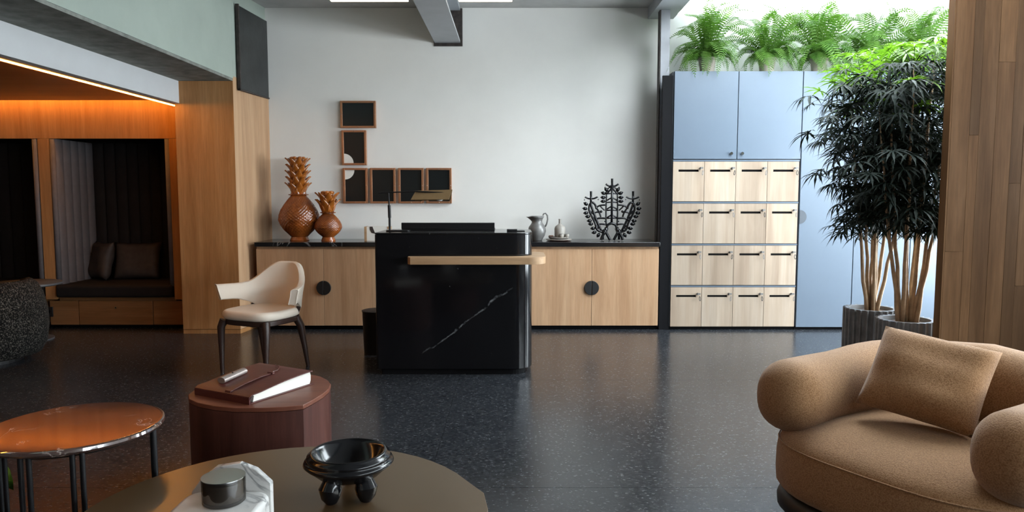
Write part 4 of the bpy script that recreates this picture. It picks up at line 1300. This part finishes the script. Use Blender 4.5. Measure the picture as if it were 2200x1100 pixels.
stack(outl, [(0.05, 0.182), (0.02, 0.189), (0.003, 0.212), (0.0, 0.255), (0.002, 0.33), (0.008, 0.372), (0.02, 0.394), (0.06, 0.420), (0.13, 0.444), (0.22, 0.460), (0.32, 0.468), (0.42, 0.470)]).build('seat', M['tan'], ac, smooth=True)
MB().tube([Vector((x * 0.985, y * 0.985, 0.3825)) for x, y in outl] + [Vector((outl[0][0] * 0.985, outl[0][1] * 0.985, 0.3825))], 0.003, 6).build('seam', M['tan'], ac, smooth=True)
stack([(x * 0.97, y * 0.97) for x, y in outl], [(0.06, 0.085), (0.02, 0.09), (-0.008, 0.11), (-0.010, 0.14), (0.004, 0.172), (0.03, 0.181)]).build('base', M['black'], ac, smooth=True)
for (x, y) in ((-0.33, -0.35), (0.33, -0.35), (0.3, 0.3), (-0.3, 0.3)):
    MB().lathe([(0.05, 0), (0.055, 0.01), (0.055, 0.086)], 20, c=(x, y, 0)).build('foot', M['black'], ac)
# arms and back: one fat tube swept around three sides
path = []
for i in range(33):
    t_ = i / 32
    if t_ < 0.27:
        u = t_ / 0.27
        path.append((-0.42 - 0.01 * math.sin(PI * u), -0.46 + 0.58 * u))
    elif t_ > 0.73:
        u = (1 - t_) / 0.27
        path.append((0.42 + 0.01 * math.sin(PI * u), -0.46 + 0.58 * u))
    else:
        u = (t_ - 0.27) / 0.46
        a = PI - PI * u
        path.append((0.42 * math.copysign(abs(math.cos(a)) ** 0.75, math.cos(a)), 0.12 + 0.25 * abs(math.sin(a)) ** 0.75))
L_ = [0]
for p, q in zip(path[:-1], path[1:]):
    L_.append(L_[-1] + math.hypot(q[0] - p[0], q[1] - p[1]))
tot = L_[-1]


def along(d):
    for i in range(len(L_) - 1):
        if d <= L_[i + 1]:
            k = (d - L_[i]) / max(1e-6, L_[i + 1] - L_[i])
            return Vector((path[i][0] + (path[i + 1][0] - path[i][0]) * k, path[i][1] + (path[i + 1][1] - path[i][1]) * k, 0))
    return Vector((*path[-1], 0))


mb = MB()
ds = [0.145 * (1 - math.cos(PI / 2 * i / 9)) for i in range(9)] + [0.145 + (tot - 0.29) * i / 40 for i in range(41)] + [tot - 0.145 * (1 - math.cos(PI / 2 * i / 9)) for i in range(8, -1, -1)]
seg = 28
for d in ds:
    p = along(d)
    T = (along(min(tot, d + 0.03)) - along(max(0, d - 0.03))).normalized()
    N_ = Vector((T.y, -T.x, 0))
    e = min(d, tot - d)
    sc = math.sqrt(max(0.0, 1 - (1 - min(1, e / 0.145)) ** 2)) ** 0.8
    back = max(0, 1 - abs(d - tot / 2) / (tot * 0.30))
    zc = 0.542 + 0.035 * back
    hw_, hh_ = 0.142, 0.152 + 0.03 * back
    for k in range(seg):
        a = 2 * PI * k / seg
        ca, sa = math.cos(a), math.sin(a)
        mb.v.append(p + N_ * (hw_ * sc * math.copysign(abs(ca) ** 0.85, ca)) + Vector((0, 0, zc + hh_ * sc * math.copysign(abs(sa) ** 0.85, sa))))
nr = len(ds)
for i in range(nr - 1):
    for k in range(seg):
        a_, b_ = i * seg + k, i * seg + (k + 1) % seg
        mb.f.append((a_, b_, b_ + seg, a_ + seg))
mb.build('arms_and_back', M['tan'], ac, smooth=True)
cu = thing('boucle_cushion', 'square tan boucle cushion leaning in the armchair', 'cushion', (1.648, 2.84, 0.652))
cc = pillow_mesh(0.425, 0.375, 0.17, 0.035, 18, 9).build('cushion_cover', M['tan'], cu, smooth=True)
cc.rotation_mode = 'XYZ'
cc.matrix_local = (Matrix.Rotation(math.radians(-38), 4, 'Z') @ Matrix.Rotation(math.radians(-38), 4, 'X') @ Matrix.Rotation(math.radians(9), 4, 'Y'))

# ------------------------------------------------------------------ speckled boucle chair and small table at the left
sp = thing('barrel_chair', 'black and white speckled boucle chair at the left edge', 'armchair', (-4.41, 5.95, 0), math.radians(-140))
R_ = 0.50
sb = MB()
prof = [(0.36, 0.04), (0.43, 0.06), (0.475, 0.14), (0.50, 0.28), (0.495, 0.42), (0.465, 0.55), (0.42, 0.64), (0.37, 0.675), (0.31, 0.66), (0.28, 0.58), (0.27, 0.46), (0.25, 0.43), (0.02, 0.44)]


def barrel(a, z):
    return 1.0 + 0.012 * math.sin(3 * a + z * 5)


sb.lathe(prof, 48, fn=barrel)
v2 = []
for (x, y, z) in sb.v:                             # cut the front of the rim down to seat height
    if z > 0.45:
        k = max(0.0, min(1.0, (-y - 0.05) / 0.2))
        z = z - (z - 0.45) * k
    v2.append((x, y, z))
sb.v = v2
sb.build('upholstered_body', M['speckle'], sp, smooth=True)
MB().lathe([(0.30, 0.0), (0.30, 0.04), (0.05, 0.042)], 32).build('swivel_base', M['black'], sp)
MB().lathe([(0.02, 0.43), (0.24, 0.435), (0.262, 0.455), (0.255, 0.485), (0.2, 0.5), (0.02, 0.505)], 36).build('seat_cushion', M['speckle'], sp, smooth=True)
st = thing('round_side_table', 'small grey side table behind the speckled chair', 'table', (-4.62, 6.85, 0))
MB().lathe([(0.02, 0.52), (0.30, 0.522), (0.31, 0.53), (0.31, 0.545), (0.30, 0.55), (0.02, 0.55)], 40).build('tabletop', M['slate'], st, smooth='auto')
MB().tube([(0, 0, 0.02), (0, 0, 0.521)], 0.02, 12).build('stem', M['black_metal'], st)
MB().lathe([(0.22, 0), (0.22, 0.012), (0.03, 0.022)], 32).build('foot', M['slate'], st)

# ------------------------------------------------------------------ brown marble table
mt = thing('marble_side_table', 'round brown marble table on thin black legs', 'table', (-1.584, 2.575, 0))
MB().lathe([(0.01, 0.525), (0.280, 0.525), (0.291, 0.530), (0.296, 0.538), (0.294, 0.547), (0.288, 0.550), (0.287, 0.5501), (0.282, 0.5501), (0.01, 0.5501)], 80).build('tabletop', M['red_marble'], mt, smooth='auto')
MB().tube([(0.24 * math.cos(2 * PI * i / 40), 0.24 * math.sin(2 * PI * i / 40), 0.516) for i in range(41)], 0.008, 8).build('ring_frame', M['black_metal'], mt)
for an in (-61, -55, -94, -88, 6, 178, 184):
    a = math.radians(an)
    MB().tube([(0.27 * math.cos(a), 0.27 * math.sin(a), 0.525), (0.27 * math.cos(a), 0.27 * math.sin(a), 0.0)], 0.0085 if an != 6 else 0.0115, 10).build('leg', M['black_metal'], mt, smooth='auto')

# ------------------------------------------------------------------ walnut block table with album
def pebble(cx, cy, r, corner, extra):
    """round outline pulled out to one crisp corner"""
    return extra


sw = thing('block_side_table', 'reddish walnut block table with one crisp corner', 'table', (-1.19, 3.42, 0))
fpts = [(-1.512, 3.33), (-1.475, 3.255), (-1.41, 3.195), (-1.32, 3.145), (-1.21, 3.115), (-1.09, 3.115), (-1.0, 3.128), (-0.925, 3.158)]
bpts = [(-0.902, 3.25), (-0.885, 3.34), (-0.880, 3.43), (-0.893, 3.52), (-0.93, 3.60), (-0.985, 3.67), (-1.06, 3.72), (-1.15, 3.745), (-1.25, 3.74), (-1.35, 3.70), (-1.43, 3.64), (-1.49, 3.555), (-1.52, 3.45)]
loc_ = [(x + 1.19, y - 3.42) for x, y in fpts + bpts]
MB().prism([(x * 0.995, y * 0.995) for x, y in loc_], 0.0, 0.428).build('body', M['walnut'], sw, smooth='auto')
MB().prism(loc_, 0.430, 0.450).build('top', M['walnut_top'], sw, 0.002, seg=1)

al = thing('leather_album', 'oxblood leather album with strap and thick cream pages', 'album', (-1.225, 3.425, 0.4505), math.radians(62))
al.scale = (0.88, 1.15, 1.0)
# spine at the left; pages show along the near side and right
MB().box(-0.225, 0.225, -0.155, 0.155, 0.0, 0.004).build('back_cover', M['leather'], al, 0.001)
pg = MB()
n_ = 9
pr = []
for i in range(n_ + 1):
    t_ = i / n_
    pr.append((-0.20 + 0.41 * t_, 0.034 + 0.030 * t_ + 0.006 * math.sin(PI * t_)))
poly = [(-0.20, 0.0045)] + [(0.205, 0.0045), (0.213, 0.02), (0.214, 0.045), (0.209, 0.06)] + [(x, z) for x, z in reversed(pr)] + [(-0.192, 0.03), (-0.195, 0.018)]
pg.xprism(poly, -0.145, 0.145)
pg.build('pages', M['paper'], al)
cv = MB()
top = [(-0.235, 0.012), (-0.233, 0.028), (-0.215, 0.037)] + [(x, z + 0.001) for x, z in pr[1:]] + [(0.218, 0.062)]
poly = top + [(x, z + 0.005) for x, z in reversed(top)]
cv.xprism(poly, -0.155, 0.155)
cv.build('front_cover', M['leather'], al, 0.0015, seg=1)
sp_ = MB().xprism([(-0.235, 0.0), (-0.228, 0.0), (-0.228, 0.03), (-0.236, 0.03)], -0.155, 0.155).build('spine', M['leather'], al)
sr = MB()
sr.grid([[(-0.236, y, 0.020) for y in (-0.045, -0.015)], [(-0.225, y, 0.044) for y in (-0.045, -0.015)], [(-0.13, y, 0.060) for y in (-0.044, -0.016)], [(-0.02, y, 0.070) for y in (-0.042, -0.018)], [(0.07, y, 0.070) for y in (-0.038, -0.022)]])
sr.build('strap', M['strap'], al).modifiers.new('thickness', 'SOLIDIFY').thickness = 0.004
MB().tube([(0.06, -0.03, 0.071), (0.12, -0.026, 0.072), (0.17, 0.0, 0.075), (0.20, 0.05, 0.074)], 0.0022, 6).build('cord', M['strap'], al)
MB().box(0.06, 0.075, -0.045, -0.015, 0.066, 0.074).build('strap_loop', M['strap'], al)
MB().tube([(-0.15, 0.075, 0.061), (0.02, 0.09, 0.074)], 0.021, 14, 0.7).build('rolled_clasp', M['silver'], al, smooth='auto')
MB().ellipsoid((-0.07, 0.078, 0.083), (0.005, 0.004, 0.003), 8, 6).build('stud', M['black_metal'], al)

# ------------------------------------------------------------------ coffee table with bowl and candle
ct = thing('coffee_table', 'bronze brown round coffee table in the foreground', 'table', (-0.71, 2.14, 0))
pts = [(0.617, 0.187)] + [(0.62 * math.cos(math.radians(q)), 0.62 * math.sin(math.radians(q)) + 0.012) for q in range(27, 300, 7)] + [(0.42, -0.46), (0.53, -0.36), (0.60, -0.22), (0.633, -0.05), (0.635, 0.06)]
MB().prism(pts, 0.365, 0.40).build('tabletop', M['bronze'], ct, 0.002, seg=1)
MB().prism([(x * 0.62, y * 0.62) for x, y in pts], 0.0, 0.364).build('pedestal', M['walnut'], ct, smooth='auto')

bw_ = thing('footed_bowl', 'glossy black bowl on stubby feet', 'bowl', (-0.535, 2.32, 0.4035), math.radians(8))
prof = [(0.02, 0.052), (0.075, 0.054), (0.10, 0.066), (0.125, 0.088), (0.138, 0.098), (0.146, 0.106), (0.142, 0.114), (0.133, 0.117), (0.136, 0.122), (0.134, 0.130), (0.126, 0.133), (0.125, 0.138), (0.120, 0.143), (0.114, 0.142), (0.108, 0.132), (0.09, 0.105), (0.06, 0.085), (0.01, 0.078)]
MB().lathe(prof, 64).build('bowl_body', M['black_gloss'], bw_, smooth=True)
for q in range(3):
    a = math.radians(235 + 75 * q if q < 2 else 90)
    MB().tube([(0.083 * math.cos(a), 0.083 * math.sin(a), 0.066), (0.092 * math.cos(a), 0.092 * math.sin(a), 0.044), (0.09 * math.cos(a), 0.09 * math.sin(a), 0.02), (0.086 * math.cos(a), 0.086 * math.sin(a), 0.0)], [0.028, 0.037, 0.031, 0.019], 16).build('foot', M['black_gloss'], bw_, smooth='auto')

cb = thing('marble_candle_holder', 'white marble candle holder with faceted back', 'candle holder', (-0.757, 1.84, 0.40))
blk = rrect(-0.113, 0.113, -0.11, 0.07, [0.05, 0.05, 0.03, 0.03], 6)
MB().prism(blk, 0, 0.183).build('block', M['white_marble'], cb, 0.014, seg=4)
oct_ = [(-0.113, 0.0), (0.103, 0.0), (0.103, 0.20), (0.063, 0.238), (0.02, 0.255), (-0.045, 0.245), (-0.085, 0.213), (-0.113, 0.175)]
MB().xprism(oct_, 0.074, 0.094).build('back_plate', M['white_marble'], cb, 0.002, seg=1)
vg = thing('glass_candle', 'smoked glass candle standing on the white marble', 'candle', (-0.750, 1.835, 0.5838))
MB().lathe([(0.05, 0.0), (0.0535, 0.003), (0.0545, 0.062), (0.0545, 0.066), (0.0515, 0.066), (0.0505, 0.008), (0.02, 0.006)], 48).build('glass', M['smoke'], vg, smooth='auto')
MB().lathe([(0.049, 0.009), (0.0495, 0.055), (0.01, 0.056)], 48).build('wax', M['wax'], vg, smooth='auto')
MB().tube([(0.006 * math.cos(2 * PI * i / 16), 0.006 * math.sin(2 * PI * i / 16), 0.0565) for i in range(17)], 0.0008, 5).build('ring_mark', M['black'], vg)
MB().lathe([(0.0515, 0.0655), (0.0548, 0.0655), (0.0548, 0.068), (0.0515, 0.068)], 48).build('rim', M['chrome'], vg, smooth='auto')

# ------------------------------------------------------------------ broad-leaved plant whose leaf shows under the marble table
bl = thing('broad_leaf_plant', 'dark green broad leaf showing under the marble table', 'plant', (-2.72, 3.0, 0))
MB().lathe([(0.11, 0), (0.14, 0.2), (0.15, 0.24), (0.13, 0.24), (0.125, 0.2), (0.02, 0.2)], 28).build('pot', M['planter'], bl, smooth='auto')
for (az, ln, el, zz) in ((0.0, 0.50, 0.1, 0.22), (2.4, 0.45, 0.2, 0.25), (4.3, 0.42, 0.2, 0.25), (3.3, 0.4, 0.3, 0.25)):
    rows = []
    for i in range(11):
        u = i / 10
        wv = 0.14 * math.sin(PI * (0.06 + 0.94 * u)) ** 0.75
        r_ = 0.10 + ln * u
        z_ = zz + el * ln * math.sin(u * 2.0) - 0.28 * ln * u * u
        rows.append([(r_ * math.cos(az) - wv * q * math.sin(az), r_ * math.sin(az) + wv * q * math.cos(az), z_ + 0.04 * abs(q)) for q in (-1, -0.5, 0, 0.5, 1)])
    MB().grid(rows).build('leaf', M['bigleaf'], bl, smooth=True)
    MB().tube([(0, 0, 0.2), (0.05 * math.cos(az), 0.05 * math.sin(az), zz - 0.01), (0.12 * math.cos(az), 0.12 * math.sin(az), zz)], 0.007, 6).build('stalk', M['bigleaf'], bl)
